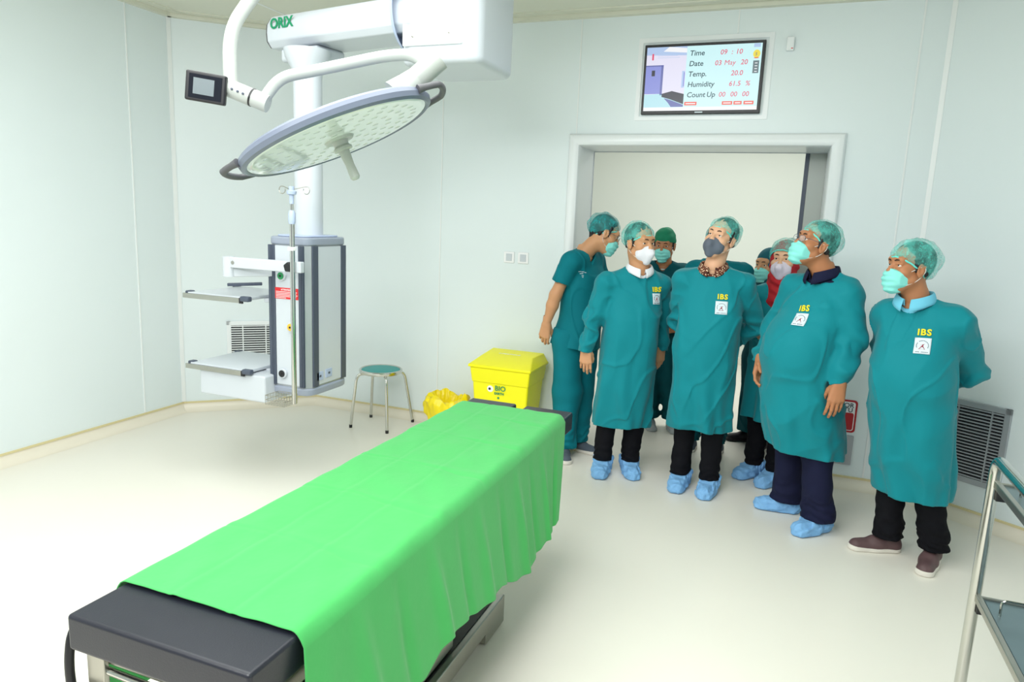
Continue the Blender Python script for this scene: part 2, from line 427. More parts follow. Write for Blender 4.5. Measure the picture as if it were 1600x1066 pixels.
# ---- wall vents (two alike)
def vent(c, ang, label, fm='alu'):
    t = empty('wall_vent', (c[0], c[1], c[2]), label, 'vent', 'louvred return-air vents')
    mt = Matrix.Translation(c) @ Matrix.Rotation(ang, 4, 'Z')
    W_, H_ = .40, .49
    f = MB()
    for lo, hi in (((-W_/2, -.018, 0), (-W_/2 + .035, 0, H_)), ((W_/2 - .035, -.018, 0), (W_/2, 0, H_)), ((-W_/2, -.018, H_ - .035), (W_/2, 0, H_)), ((-W_/2, -.018, 0), (W_/2, 0, .035))):
        f.box(lo, hi)
    f.xf(mt).build('frame', M[fm], t, bevel=.004)
    MB().box((-W_/2 + .03, -.004, .03), (W_/2 - .03, -.002, H_ - .03)).xf(mt).build('backing', M['ventdark'], t)
    s = MB(); n = 22
    for i in range(n):
        z = .042 + (H_ - .084) * i / (n - 1)
        s.bar((-W_/2 + .03, -.011, z), (W_/2 - .03, -.011, z), .011, .0075)
    for x in (-.075, .105): s.box((x - .004, -.017, .03), (x + .004, -.005, H_ - .03))
    s.xf(mt).build('louvre', M[fm], t)
    return t
def onchamf(ch, s):
    a = Vector((*ch[0], 0)); b = Vector((*ch[1], 0)); return a + (b - a).normalized() * s
ca = math.atan2(YB - 4.257, -3.707 - XL)
c1 = onchamf(LCH, .353 + .19); vent((c1.x, c1.y, .25), ca, 'white louvred vent behind the tray shelves in the left wall corner', 'steel_frame')
cb = math.atan2(4.163 - YB, 1.90 - .767)
c2 = onchamf(RCH, .63 - .20); vent((c2.x, c2.y, .235), cb, 'metal louvred vent low on the wall behind the man in brown shoes')

# ---- display in the wall
tv = empty('wall_display', (-.635, YB, 2.62), 'black framed screen with red and dark readouts above the doorway', 'monitor')
x0, x1, z0, z1 = -1.018, -.252, 2.400, 2.846
fr = MB()
for lo, hi in (((-1.065, YB-.006, 2.365), (-1.035, YB, 2.895)), ((-.235, YB-.006, 2.365), (-.205, YB, 2.895)), ((-1.035, YB-.006, 2.865), (-.235, YB, 2.895)), ((-1.035, YB-.006, 2.365), (-.235, YB, 2.390))): fr.box(lo, hi)
fr.build('surround', M['steel_frame'], tv)
MB().box((x0, YB - .03, z0), (x1, YB - .001, z1)).build('bezel', M['black'], tv, bevel=.004)
sx0, sx1, sz0, sz1 = x0 + .016, x1 - .020, z0 + .022, z1 - .018
def R(mb, mi, a, b, c, d, k=1):       # rectangle given as shares of the screen
    X0 = sx0 + (sx1 - sx0) * a; X1 = sx0 + (sx1 - sx0) * c; Z0 = sz0 + (sz1 - sz0) * b; Z1 = sz0 + (sz1 - sz0) * d; y = YB - .0302 - .0002 * k
    mb.mi = mi; mb.add([(X0, y, Z0), (X1, y, Z0), (X1, y, Z1), (X0, y, Z1)], [(0, 1, 2, 3)])
def Q(mb, mi, pts, k=2):
    y = YB - .0302 - .0002 * k; mb.mi = mi
    mb.add([(sx0 + (sx1 - sx0) * a, y, sz0 + (sz1 - sz0) * b) for a, b in pts], [tuple(range(len(pts)))])
names = ['s_bg', 's_white', 's_wall', 's_door', 's_doord', 's_dark', 's_floor', 's_btn', 's_yel', 's_blue', 's_grey', 's_red']
s = MB(); R(s, 0, 0, 0, 1, 1, 1); R(s, 1, 0, 0, 1, .055, 2); R(s, 2, 0, .055, .36, 1, 2)
Q(s, 9, [(0, .88), (.36, .86), (.36, 1), (0, 1)], 3); Q(s, 1, [(.15, .93), (.36, .90), (.36, .97), (.2, 1)], 4)
R(s, 3, 0, .27, .14, .72, 4); R(s, 4, 0, .70, .16, .72, 5); R(s, 4, .14, .25, .16, .72, 5); R(s, 5, .055, .55, .085, .64, 6)
Q(s, 6, [(0, .055), (.36, .055), (.36, .12), (.16, .27), (0, .26)], 5); Q(s, 5, [(.16, .27), (.25, .31), (.36, .26), (.36, .10), (.24, .18), (.16, .22)], 6)
Q(s, 4, [(.18, .2), (.24, .17), (.36, .09), (.36, .06), (.25, .06), (.22, .13)], 6); R(s, 9, .33, .36, .355, .62, 4); R(s, 3, .345, .38, .355, .60, 5)
R(s, 11, .05, .80, .065, .90, 6); R(s, 9, .10, .83, .30, .835, 6); R(s, 9, .10, .86, .28, .865, 6)
for a, c in ((.37, .48), (.70, .79), (.80, .87), (.885, .97)): R(s, 7, a, .08, c, .135, 3); R(s, 1, a + .012, .10, c - .012, .115, 4)
R(s, 9, .93, .94, .985, .995, 3); R(s, 10, .935, .55, .985, .74, 4)
for i in range(4): R(s, 1, .95, .57 + .042 * i, .972, .582 + .042 * i, 5)
Q(s, 8, [(.958 + .03 * math.cos(t), .84 + .062 * math.sin(t)) for t in [i * math.pi / 8 for i in range(16)]], 5)
Q(s, 7, [(.958 + .022 * math.cos(t), .78 + .008 * math.sin(t)) for t in [i * math.pi / 8 for i in range(16)]], 6)
sp = s.build('screen', [M[n] for n in names], tv)
W_ = sx1 - sx0; H_ = sz1 - sz0
def T(txt, a, b, size, mt, al='LEFT', bold=.0006):
    t = text_mb(txt, size, (sx0 + W_ * a, YB - .0318, sz0 + H_ * b), (1, 0, 0), (0, 0, 1), .0003, bold, al, .12); t.build('readout', M[mt], sp)
for i, (l_, v_, e_) in enumerate(((( ('Time', .385),), (('09', .65), (':', .745), ('10', .78)), 0), ((('Date', .385),), (('03', .61), ('May', .69), ('20', .83)), 0), ((('Temp.', .385),), (('20.0', .755),), 0), ((('Humidity', .385),), (('61.5', .745), ('%', .885)), 0), ((('Count', .385), ('Up', .56)), (('00', .665), ('00', .765), ('00', .865)), 0))):
    b_ = .87 - .161 * i - .02
    for w_, a_ in l_: T(w_, a_, b_, .046, 's_text')
    for w_, a_ in v_: T(w_, a_, b_, .043, 's_red', 'LEFT', 0.0 if w_ == 'May' else 0.0003)
T('5', .945, .815, .026, 's_grey', bold=.0003)
MB().box((-.66, YB - .0308, 2.4065), (-.61, YB - .030, 2.4145)).build('maker_plate', M['patch'], tv)

MBX = MB().box((-.130, YB - .03, 2.775), (-.085, YB, 2.858)).build('detector_box', M['steel_frame'], bevel=.006, origin=(-.108, YB, 2.775))
tag(MBX, 'small square white sensor box on the wall right of the screen', 'sensor')
MB().box((-.102, YB - .031, 2.785), (-.090, YB - .029, 2.790)).build('lamp', M['redlabel'], MBX)
for i, (x, lb) in enumerate(((-1.945, 'square white light switch, the left one of the pair'), (-1.832, 'square white light switch, the right one of the pair'))):
    t = MB().box((x - .042, YB - .009, 1.337), (x + .042, YB, 1.421)).build('light_switch', M['whitelabel'], bevel=.004, origin=(x, YB, 1.337))
    tag(t, lb + ' beside the doorway', 'switch', 'wall switches left of the door')
    MB().box((x - .024, YB - .012, 1.352), (x + .024, YB - .008, 1.406)).build('rocker', M['white'], t, bevel=.002)

# ---- sign and touchless opener to the right of the door
def rr(x0, z0, x1, z1, r, y, n=6):
    pts = []
    for cx, cz, a0 in ((x1 - r, z0 + r, -90), (x1 - r, z1 - r, 0), (x0 + r, z1 - r, 90), (x0 + r, z0 + r, 180)):
        for i in range(n + 1):
            a = math.radians(a0 + 90 * i / n); pts.append((cx + r * math.cos(a), y, cz + r * math.sin(a)))
    return pts
def plate(mb, x0, z0, x1, z1, r, y0, y1, mi):
    mb.mi = mi; a = rr(x0, z0, x1, z1, r, y0); b = rr(x0, z0, x1, z1, r, y1); n = len(a)
    mb.add(a + b, [tuple(range(n)), tuple(range(n, 2 * n))[::-1]] + [(i, n + i, n + (i + 1) % n, (i + 1) % n)[::1] for i in range(n)])
sg = MB(); plate(sg, .30, .375, .533, .592, .022, YB - .006, YB, 0); plate(sg, .312, .387, .521, .580, .016, YB - .0065, YB - .001, 1)
sg = sg.build('wall_sign', [M['signred'], M['whitelabel']], origin=(.416, YB, .375)); tag(sg, 'red and white notice low on the wall between the two men at right', 'sign')
pl = MB(); plate(pl, .316, .392, .516, .507, .012, YB - .0075, YB - .006, 0); pl.build('lower_panel', M['signred'], sg)
tx = text_mb('OR', .042, (.512, YB - .0076, .543), (1, 0, 0), (0, 0, 1), .0004, .0004, 'RIGHT'); join(tx, text_mb('TU', .042, (.508, YB - .0076, .512), (1, 0, 0), (0, 0, 1), .0004, .0004, 'RIGHT')); tx.build('lettering', M['navyink'], sg)
text_mb('S', .10, (.452, YB - .0086, .415), (1, 0, 0), (0, 0, 1), .0004, .002, 'RIGHT').build('numeral', M['whitelabel'], sg)
op = MB(); plate(op, .33, .155, .533, .355, .006, YB - .012, YB, 0)
op = op.build('door_sensor', M['alu'], origin=(.43, YB, .155)); tag(op, 'brushed metal plate with dark window below the red notice', 'door opener')
w_ = MB(); plate(w_, .37, .195, .493, .312, .004, YB - .0135, YB - .011, 0); w_.build('window', M['glassdark'], op)
# ================================================================== EQUIPMENT
# ---- operating table
tb = empty('operating_table', (-1.115, 1.95, 0), 'operating table with black vinyl pads and steel frame under the green drape', 'operating table')
def pad(name, x0, x1, y0, y1, z0, z1, lab=None):
    o = MB().box((x0, y0, z0), (x1, y1, z1)).build(name, M['pad'], tb, bevel=.010, seg=4)
    return o
pad('head_pad', -1.365, -.870, .955, 1.42, .715, .80)
pad('back_pad', -1.365, -.870, 1.425, 2.15, .715, .797)
pad('seat_pad', -1.365, -.870, 2.155, 2.70, .715, .797)
pad('leg_pad', -1.375, -1.140, 2.70, 3.09, .705, .792)
pad('leg_pad', -1.105, -.868, 2.70, 3.13, .69, .778)
f = MB()
for x in (-1.352, -.905): f.box((x, .99, .665), (x + .022, 2.66, .715))
for y in (1.0, 1.40, 2.12, 2.64): f.box((-1.34, y, .67), (-.89, y + .03, .705))
f.build('under_frame', M['steel'], tb, bevel=.003)
for x in (-1.388, -.868):
    MB().box((x, 1.03, .655), (x + .008, 2.60, .690)).build('side_rail', M['chrome'], tb, bevel=.002)
# near-end brackets and cross bar
MB().box((-1.352, .985, .56), (-1.30, 1.0, .70)).build('end_bracket', M['steel'], tb, bevel=.004)
MB().box((-.93, .985, .60), (-.90, 1.06, .70)).build('end_bracket', M['steel'], tb, bevel=.004)
MB().bar((-1.375, .972, .60), (-.87, .972, .60), .016, .034).build('cross_bar', M['steel'], tb, bevel=.003)
MB().tube(arc([(-1.378, 1.05, .765), (-1.39, .985, .75), (-1.388, .968, .66), (-1.375, .975, .50)], .05), .010, 12).build('grip_bar', M['black'], tb, smooth=True)
MB().tube([(-1.35, 1.0, .655), (-1.1, .99, .66), (-.88, 1.0, .655)], .009, 12).build('tie_rod', M['chrome'], tb, smooth=True)
MB().cyl((-.90, 1.03, .645), (-.86, 1.03, .645), .022).build('clamp_knob', M['black'], tb, smooth=True)
c = MB()
for i in range(9): h = .14 + i * .055; c.box((-1.26 + (i % 2) * .012, 1.72 + (i % 2) * .012, h), (-.98 - (i % 2) * .012, 2.10 - (i % 2) * .012, h + .052))
c.build('lift_column', M['steel'], tb, bevel=.004)
# stainless floor base with a step cut under its far end
b = MB()
b.add([(-.95, y, z) for y, z in ((1.0, .055), (2.34, .055), (2.34, .008), (2.53, .008), (2.53, .13), (1.0, .13))] + [(-1.28, y, z) for y, z in ((1.0, .055), (2.34, .055), (2.34, .008), (2.53, .008), (2.53, .13), (1.0, .13))],
      [(0, 1, 2, 3, 4, 5), (6, 11, 10, 9, 8, 7)] + [(i, 6 + i, 6 + (i + 1) % 6, (i + 1) % 6) for i in range(6)])
b.build('floor_base', M['steel'], tb, bevel=.005)
MB().box((-1.26, 1.02, .131), (-.975, 2.47, .134)).build('base_dark_sheet', M['black'], tb)  # thin black sheet over the top of the base
for x, y in ((-1.24, 1.10), (-.99, 1.10)):
    MB().cyl((x - .015, y, .028), (x + .015, y, .028), .028).build('caster', M['black'], tb, smooth=True)

# ---- drape over the table
def drape():
    rng = np.random.RandomState(4)
    NY = 260; ys = np.linspace(0, 1, NY)
    # profile parameter: left hang (0) .. top .. right hang (1)
    def zhem(y):
        return np.interp(y, [1.1, 1.35, 1.55, 1.68, 1.80, 1.95, 2.1, 2.25, 2.4, 2.55, 2.75, 2.95], [.40, .43, .43, .475, .45, .425, .42, .365, .345, .37, .38, .40])
    nl, nt, nr = 46, 70, 80
    V = []; top0, top1, zt = -1.372, -.868, .8065
    for iy, t in enumerate(ys):
        row = []
        # near and far edges
        y0 = 1.095 + 1.855 * t
        for i in range(nl):                                   # left hang, bottom to top
            s_ = i / nl; z = .46 + (zt - .03 - .46) * s_; d = 1 - s_
            x = top0 - .016 - .05 * d + .010 * d * math.sin(y0 * 17 + math.sin(y0 * 5) * 2)
            row.append((x, y0 + (-.02 if t < .5 else -.10) * d * abs(2 * t - 1), z))
        for i in range(nt):
            s_ = i / (nt - 1)
            x = top0 - .014 + (top1 - top0 + .028) * s_
            e = min(1, min(s_, 1 - s_) / .07); z = zt - .03 * (1 - math.sin(e * math.pi / 2)) ** 1.5
            row.append((x, y0, z))
        for i in range(1, nr + 1):
            s_ = i / nr; zb = float(zhem(y0)); z = zt - .03 - (zt - .03 - zb) * s_
            fold = 0.0
            for (yc, wd, am) in ((1.16, .05, .012), (1.30, .03, .018), (1.47, .025, -.014), (1.66, .03, .020), (1.83, .022, -.012), (1.98, .03, .016), (2.16, .025, -.014), (2.33, .03, .02), (2.47, .022, -.012), (2.62, .03, .016), (2.80, .03, -.016)):
                u = (y0 - yc - .03 * s_) / wd
                fold += .95 * am * (math.exp(-u * u) * 1.0 + (-.6 * u * math.exp(-u * u)))
            x = top1 + .014 + .052 * s_ + fold * min(1, s_ * 1.6) * .9
            sh = -.20 * s_ ** 1.1 * max(0, (t - .80) / .20) + .0 * s_
            sh += -.05 * s_ * max(0, (.12 - t) / .12)
            row.append((x, y0 + sh, z))
        V.append(row)
    A = np.array(V)                                              # NY x K x 3
    # faint rectangular press creases and soft rumples on the flat top
    X, Y, Z = A[..., 0], A[..., 1], A[..., 2]
    topm = np.clip((Z - .77) / .03, 0, 1)
    cre = np.zeros_like(Z)
    for yc in (1.42, 1.75, 2.08, 2.42, 2.74): cre += -.0022 * np.exp(-((Y - yc - .02 * np.sin(X * 9)) / .008) ** 2) + .002 * np.exp(-((Y - yc - .02) / .02) ** 2)
    for xc in (-1.22, -1.05): cre += -.002 * np.exp(-((X - xc) / .006) ** 2) + .0016 * np.exp(-((X - xc - .014) / .014) ** 2)
    rum = .0018 * np.sin(X * 31 + Y * 11 + 2 * np.sin(Y * 7)) * np.sin(Y * 13 - X * 9) + .0012 * np.sin(Y * 29 + X * 37 + np.sin(X * 20))
    A[..., 2] += topm * (cre + rum + .002)
    K = A.shape[1]; v = A.reshape(-1, 3)
    idx = np.arange(NY * K).reshape(NY, K)
    q = np.stack([idx[:-1, :-1], idx[:-1, 1:], idx[1:, 1:], idx[1:, :-1]], -1).reshape(-1, 4)
    org = np.array([-1.115, 2.0, .8])
    o = mesh_np('drape', v - org, q, M['drape'], loc=tuple(org))
    s = o.modifiers.new('thick', 'SOLIDIFY'); s.thickness = .0025; s.offset = 1
    return tag(o, 'bright green cloth drape hanging over the operating table', 'drape')
drape()

# ---- ceiling pendant with equipment column
pd = empty('ceiling_pendant', (-2.585, 3.40, .63), 'white ceiling pendant arm carrying a grey and white equipment column with shelves', 'medical pendant')
X0, X1, Y0, Y1, ZB, ZT = -2.717, -2.452, 3.221, 3.585, .665, 1.475
MB().prism([(X0 + .03, Y0), (X1 - .03, Y0), (X1, Y0 + .03), (X1, Y1 - .03), (X1 - .03, Y1), (X0 + .03, Y1), (X0, Y1 - .03), (X0, Y0 + .03)], ZB, ZT).build('column_body', M['alu'], pd)
MB().box((X0 + .045, Y0 - .004, ZB + .01), (X1 - .060, Y0 + .01, ZT - .005)).build('front_panel', M['white'], pd, bevel=.002)
MB().box((X1 - .01, Y0 + .084, ZB + .01), (X1 + .004, Y1 - .06, ZT - .005)).build('side_panel', M['white'], pd, bevel=.002)
MB().box((X0 - .004, Y0 + .07, ZB + .01), (X0 + .01, Y1 - .06, ZT - .005)).build('side_panel', M['white'], pd, bevel=.002)
def extr(x0, y0, x1, y1):
    m_ = MB().box((x0, y0, ZB + .005), (x1, y1, ZT - .002))
    if x1 - x0 > y1 - y0 and y0 < Y0 + .02: m_.box((x0 + .016, y0 - .003, ZB + .006), (x0 + .021, y0, ZT - .003)); m_.box((x0 + .027, y0 - .003, ZB + .006), (x0 + .032, y0, ZT - .003))
    m_.build('rail_extrusion', M['dark'], pd, bevel=.002)
extr(X0, Y0 - .008, X0 + .044, Y0 + .01); extr(X1 - .060, Y0 - .008, X1 - .026, Y0 + .01)
extr(X1 - .01, Y0 + .036, X1 + .008, Y0 + .084); extr(X1 - .01, Y1 - .062, X1 + .008, Y1 - .012); extr(X0 - .008, Y0 + .03, X0 + .01, Y0 + .07)
def cap_poly(g):       # softly waisted outline
    pts = []
    hx = (X1 - X0) / 2 + g; hy = (Y1 - Y0) / 2 + g; cx = (X0 + X1) / 2; cy = (Y0 + Y1) / 2
    for i in range(64):
        a = 2 * math.pi * i / 64; c_, s_ = math.cos(a), math.sin(a)
        px = math.copysign(abs(c_) ** .35, c_) * hx; py = math.copysign(abs(s_) ** .35, s_) * hy
        pts.append((cx + px, cy + py))
    return pts
MB().prism(cap_poly(.010), ZT, ZT + .045).build('top_cap', M['greyplastic'], pd, bevel=.010)
MB().prism(cap_poly(.012), ZB - .045, ZB).build('bottom_cap', M['greyplastic'], pd, bevel=.012)
MB().prism(cap_poly(-.02), ZT + .045, ZT + .055).build('top_plate', M['bluegrey'], pd, bevel=.008)
def outlet(x, z, m_):
    o = MB().lathe([(0, 0), (.028, 0), (.029, .012), (.026, .016), (0, .016)], (x, Y0 - .004, z), (0, -1, 0), 28).build('gas_outlet', M['white'], pd, smooth=True)
    MB().lathe([(.0, .0165), (.020, .0165), (.020, .020), (.008, .021), (0, .021)], (x, Y0 - .004, z), (0, -1, 0), 24).build('connector', M[m_], o, smooth=True)
    MB().lathe([(.0, .0212), (.006, .0212), (.006, .024), (0, .024)], (x, Y0 - .004, z), (0, -1, 0), 16).build('socket', M['black'], o, smooth=True)
outlet(-2.622, 1.302, 'greenconn'); outlet(-2.560, 1.016, 'yellowconn'); outlet(-2.624, .741, 'black')
lb = MB().box((-2.676, Y0 - .0062, 1.172), (-2.515, Y0 - .004, 1.235)).build('warning_label', M['redlabel'], pd)
text_mb('ATTENTION', .013, (-2.596, Y0 - .0064, 1.2195), (1, 0, 0), (0, 0, 1), .0003, .0003, 'CENTER').build('lettering', M['whitelabel'], lb)
ln = MB()
for i, wd in enumerate((.145, .14, .148, .14, .07)): ln.box((-2.668, Y0 - .0066, 1.2105 - i * .0085), (-2.668 + wd, Y0 - .006, 1.2135 - i * .0085))
ln.build('fine_print', M['whitelabel'], lb)
# two small sockets low on the side panel
for y, z in ((3.315, .70), (3.40, .705)):
    o = MB().box((X1 + .003, y - .03, z), (X1 + .008, y + .03, z + .05)).build('socket_plate', M['bluegrey'], pd, bevel=.002)
    MB().box((X1 + .007, y - .008, z + .02), (X1 + .010, y + .008, z + .032)).build('slot', M['dark'], o)
# shaft, funnel, upper arms
sx, sy = -2.60, 3.43
MB().cyl((sx, sy, ZT + .05), (sx, sy, 2.46), .079, n=40).build('shaft', M['white'], pd, smooth=True)
MB().box((sx + .08, sy + .02, 2.10), (sx + .105, sy + .06, 2.13)).build('cable_clip', M['greyplastic'], pd)
fn = MB().lathe([(.079, 2.40), (.085, 2.44), (.12, 2.50), (.13, 2.545)], (sx, sy, 0), (0, 0, 1), 40); fn.build('funnel', M['white'], pd, smooth=True)
AD = Vector((.9837, -.180, 0)); AN = Vector((-.180, -.9837, 0))    # along the arm, towards the viewer
e0 = Vector((-2.885, 3.44, 0))
rot = Matrix(((AD.x, -AN.x, 0, e0.x), (AD.y, -AN.y, 0, e0.y), (0, 0, 1, 0), (0, 0, 0, 1)))
def armprism(x0, x1, prof, name, mt, bev):
    mb = MB(); n = len(prof); vs = [(x, y, z) for x in (x0, x1) for y, z in prof]
    mb.add(vs, [tuple(range(n))[::-1], tuple(range(n, 2 * n))] + [(i, (i + 1) % n, n + (i + 1) % n, n + i) for i in range(n)]); mb.xf(rot)
    return mb.build(name, mt, pd, bevel=bev)
armprism(0, 1.05, [(.03, 2.575), (.0, 2.61), (-.004, 2.655), (.0, 2.70), (.03, 2.745), (.05, 2.755), (.25, 2.755), (.29, 2.70), (.29, 2.61), (.26, 2.575)], 'arm', M['white'], .008)
armprism(-.012, 0.0, [(.035, 2.58), (.006, 2.61), (.002, 2.655), (.006, 2.70), (.034, 2.74), (.05, 2.75), (.25, 2.75), (.284, 2.70), (.284, 2.61), (.255, 2.58)], 'end_cap', M['darkgrey'], .003)
armprism(.06, .36, [(.04, 2.50), (.04, 2.576), (.26, 2.576), (.26, 2.50)], 'arm_bracket', M['white'], .02)
text_mb('ORIX', .077, e0 + AD * .035 + AN * .0055 + Vector((0, 0, 2.672)), AD, (0, 0, 1), .0012, .0024, spacing=1.0).build('lettering', M['greenink'], pd)
# big joint housing at the ceiling end
def rbox(name, x0, x1, y0, y1, z0, z1, r, mt, bev=.02):
    pts = []
    for cx, cy, a0 in ((x1 - r, y0 + r, -90), (x1 - r, y1 - r, 0), (x0 + r, y1 - r, 90), (x0 + r, y0 + r, 180)):
        for i in range(9): a = math.radians(a0 + 90 * i / 8); pts.append((cx + r * math.cos(a), cy + r * math.sin(a)))
    return MB().prism(pts, z0, z1).build(name, mt, pd, bevel=bev, seg=4)
rbox('joint_housing', -1.93, -1.485, 3.275, 3.77, 2.415, CEIL, .075, M['white'], .035)
MB().box((-1.90, 3.262, 2.50), (-1.57, 3.28, CEIL - .02)).build('service_cover', M['steel_frame'], pd, bevel=.006)
for x, z in ((-1.84, 2.545), (-1.64, 2.555)):
    MB().lathe([(0, .004), (.007, .003), (.008, 0)], (x, 3.262, z), (0, -1, 0), 16).build('screw', M['steel'], pd, smooth=True)
MB().lathe([(.0, .05), (.10, .048), (.19, .02), (.20, 0)], (-1.935, 3.42, 2.69), (-1, 0, 0), 40).build('pivot_cover', M['bluegrey'], pd, smooth=True)
# trays
def tray(z, drawer):
    t = MB().box((-3.235, 3.13, z - .012), (-2.80, 3.56, z + .008)).build('shelf', M['white'], pd, bevel=.006)
    MB().bar((-3.255, 3.118, z - .012), (-2.825, 3.118, z - .012), .010, .028).build('front_rail', M['steel'], t, bevel=.002)
    MB().box((-2.842, 3.112, z - .028), (-2.818, 3.124, z + .004)).build('rail_end', M['black'], t, bevel=.002)
    for x, y, a, b_ in ((-2.800, 3.120, .034, .024), (-3.238, 3.15, .022, .03), (-3.238, 3.53, .022, .03), (-2.82, 3.55, .04, .02)):
        MB().box((x - a, y - b_ / 2, z - .016), (x + a * .8, y + b_, z + .014)).build('corner_bumper', M['dark'], t, bevel=.008)
    MB().box((-2.81, 3.28, z - .035), (X0 - .005, 3.52, z - .010)).build('bracket', M['white'], t, bevel=.006)
    if drawer:
        d = MB().box((-3.17, 3.135, z - .175), (-2.69, 3.50, z - .018)).build('drawer_box', M['white'], pd, bevel=.012)
        MB().box((-3.172, 3.15, z - .07), (-3.168, 3.17, z - .04)).build('yellow_tag', M['yellowconn'], d)
tray(1.165, False); tray(.745, True)
MB().bar((-3.235, 3.45, 1.19), (-3.06, 3.56, 1.20), .02, .02).build('back_rail', M['dark'], pd, bevel=.004)
# infusion pole on its folding bracket
MB().cyl((-2.913, 3.122, 1.285), (-2.913, 3.122, 1.398), .034).build('hinge_post', M['white'], pd, smooth=True)
MB().bar((-2.913, 3.118, 1.366), (-2.408, 3.118, 1.366), .035, .060).build('bracket_arm', M['white'], pd, bevel=.006)
MB().bar((-2.913, 3.128, 1.308), (-2.69, 3.235, 1.318), .04, .050).build('bracket_arm', M['white'], pd, bevel=.006)
MB().lathe([(0, .004), (.010, .003), (.011, 0)], (-2.866, 3.10, 1.366), (0, -1, 0), 16).build('screw', M['steel'], pd, smooth=True)
kb = MB(); kb.prism([(.030 * math.cos(math.radians(90 + 72 * i)), .030 * math.sin(math.radians(90 + 72 * i))) for i in range(5)], 0, .022)
kb.xf(Matrix.Translation((-2.474, 3.096, 1.366)) @ Matrix.Rotation(math.radians(90), 4, 'X')); kb.build('star_knob', M['black'], pd, bevel=.006)
px, py = -2.447, 3.085
MB().cyl((px, py, .615), (px, py, 1.64), .0135).build('pole', M['chrome'], pd, smooth=True)
MB().cyl((px, py, 1.64), (px, py, 1.74), .009).build('inner_pole', M['chrome'], pd, smooth=True)
MB().lathe([(.016, 1.595), (.019, 1.61), (.019, 1.65), (.013, 1.665), (.009, 1.667)], (px, py, 0)).build('pole_lock', M['bluegrey'], pd, smooth=True)
MB().lathe([(0, 1.70), (.011, 1.70), (.012, 1.745), (.024, 1.75), (.026, 1.765), (.014, 1.77), (.014, 1.79), (0, 1.79)], (px, py, 0)).build('hook_hub', M['bluegrey'], pd, smooth=True)
MB().box((px - .018, py - .016, 1.455), (px + .016, py + .012, 1.475)).build('pole_tag', M['whitelabel'], pd, bevel=.003)
for sgn in (-1, 1):
    for ty in (0.25,):
        pts = [(px, py, 1.772)] + [(px + sgn * .04, py + .01, 1.782), (px + sgn * .07, py + .02, 1.79)] + [(px + sgn * (.078 + .020 * math.sin(a)), py + .022, 1.772 + .020 * math.cos(a)) for a in [i * math.pi / 8 for i in range(1, 14)]]
        MB().tube(pts, .0022, 8).build('hook', M['steel'], pd, smooth=True)
bk = MB()
bx0, bx1, by0, by1, bz = -2.60, -2.47, 3.03, 3.14, .605
for i in range(8):
    x = bx0 + (bx1 - bx0) * i / 7
    bk.tube([(x, by0, bz + .05), (x, by0, bz), (x, by1, bz), (x, by1, bz + .05)], .0013, 6)
for i in range(6):
    y = by0 + (by1 - by0) * i / 5
    bk.tube([(bx0, y, bz + .05), (bx0, y, bz), (bx1, y, bz), (bx1, y, bz + .05)], .0013, 6)
for z in (bz + .05, bz + .025): bk.tube([(bx0, by0, z), (bx1, by0, z), (bx1, by1, z), (bx0, by1, z)], .0018, 6, closed=True)
bk.tube([(bx1, 3.085, bz + .05), (px, 3.085, bz + .05)], .002, 6)
bk.build('wire_basket', M['steel'], pd)

# ---- surgical lamp
sl = empty('surgical_lamp', (-1.535, 2.183, 1.95), 'large round surgical lamp tilted on its curved white arm above the table', 'surgical light')
lc = Vector((-1.535, 2.183, 1.95)); ln_ = Vector((.385, .140, -.912)).normalized()
MB().lathe([(0, -.040), (.10, -.040), (.20, -.036), (.29, -.028), (.335, -.018), (.350, -.006)], lc, ln_, 96).build('lamp_head', M['lamphead'], sl, smooth=True)
MB().lathe([(.335, -.020), (.352, -.010), (.358, .004), (.354, .020), (.342, .027), (.334, .022)], lc, ln_, 96).build('rim', M['lamphead'], sl, smooth=True)
wdw = MB().lathe([(.338, .018), (.328, .025), (.318, .026), (0, .026)], lc, ln_, 96).build('light_window', M['ledglass'], sl, smooth=True)
u_ = Vector((.829, .391, .397)); u_ = (u_ - ln_ * u_.dot(ln_)).normalized(); v_ = ln_.cross(u_)
led = MB()
for ring, n_ in ((.09, 8), (.14, 14), (.19, 20), (.24, 26), (.285, 32)):
    for i in range(n_):
        a = 2 * math.pi * i / n_; led.lathe([(0, .0266), (.012, .0264), (.013, .0258)], lc + (u_ * math.cos(a) + v_ * math.sin(a)) * ring, ln_, 10)
led.build('led_lens', M['ledspot'], wdw, smooth=True)['kind'] = 'stuff'
MB().lathe([(.0, .035), (.05, .034), (.056, .026)], lc, ln_, 40).build('handle_base', M['white2'], sl, smooth=True)
MB().lathe([(.03, .030), (.026, .05), (.034, .058), (.034, .066), (.02, .070), (.016, .12), (.018, .168), (.012, .176), (0, .178)], lc, ln_, 32).build('sterile_handle', M['white2'], sl, smooth=True)
for sg_, lab in ((-1, 0), (1, 0)):
    pts = []
    for a in [-.42 + .84 * i / 14 for i in range(15)]:
        r = .358 + .052 * min(1, math.cos(a / .42 * math.pi / 2) * 1.7)
        pts.append(lc + (u_ * sg_ * math.cos(a) + v_ * math.sin(a) * sg_) * r + ln_ * .0)
    MB().tube(pts, [.015] + [.0115] * 13 + [.015], 14).build('grab_bar', M['darkgrey'], sl, smooth=True)
P1 = Vector((-1.255, 2.335, 2.185))
MB().cyl((-1.305, 2.305, 2.132), (-1.212, 2.345, 2.222), .040, .040).build('pivot', M['white2'], sl, smooth=True)
MB().tube([(-1.285, 2.313, 2.150), (-1.310, 2.30, 2.125), lc + u_ * .25 - ln_ * .035], [.041, .047, .062], 20).build('yoke', M['white2'], sl, smooth=True)
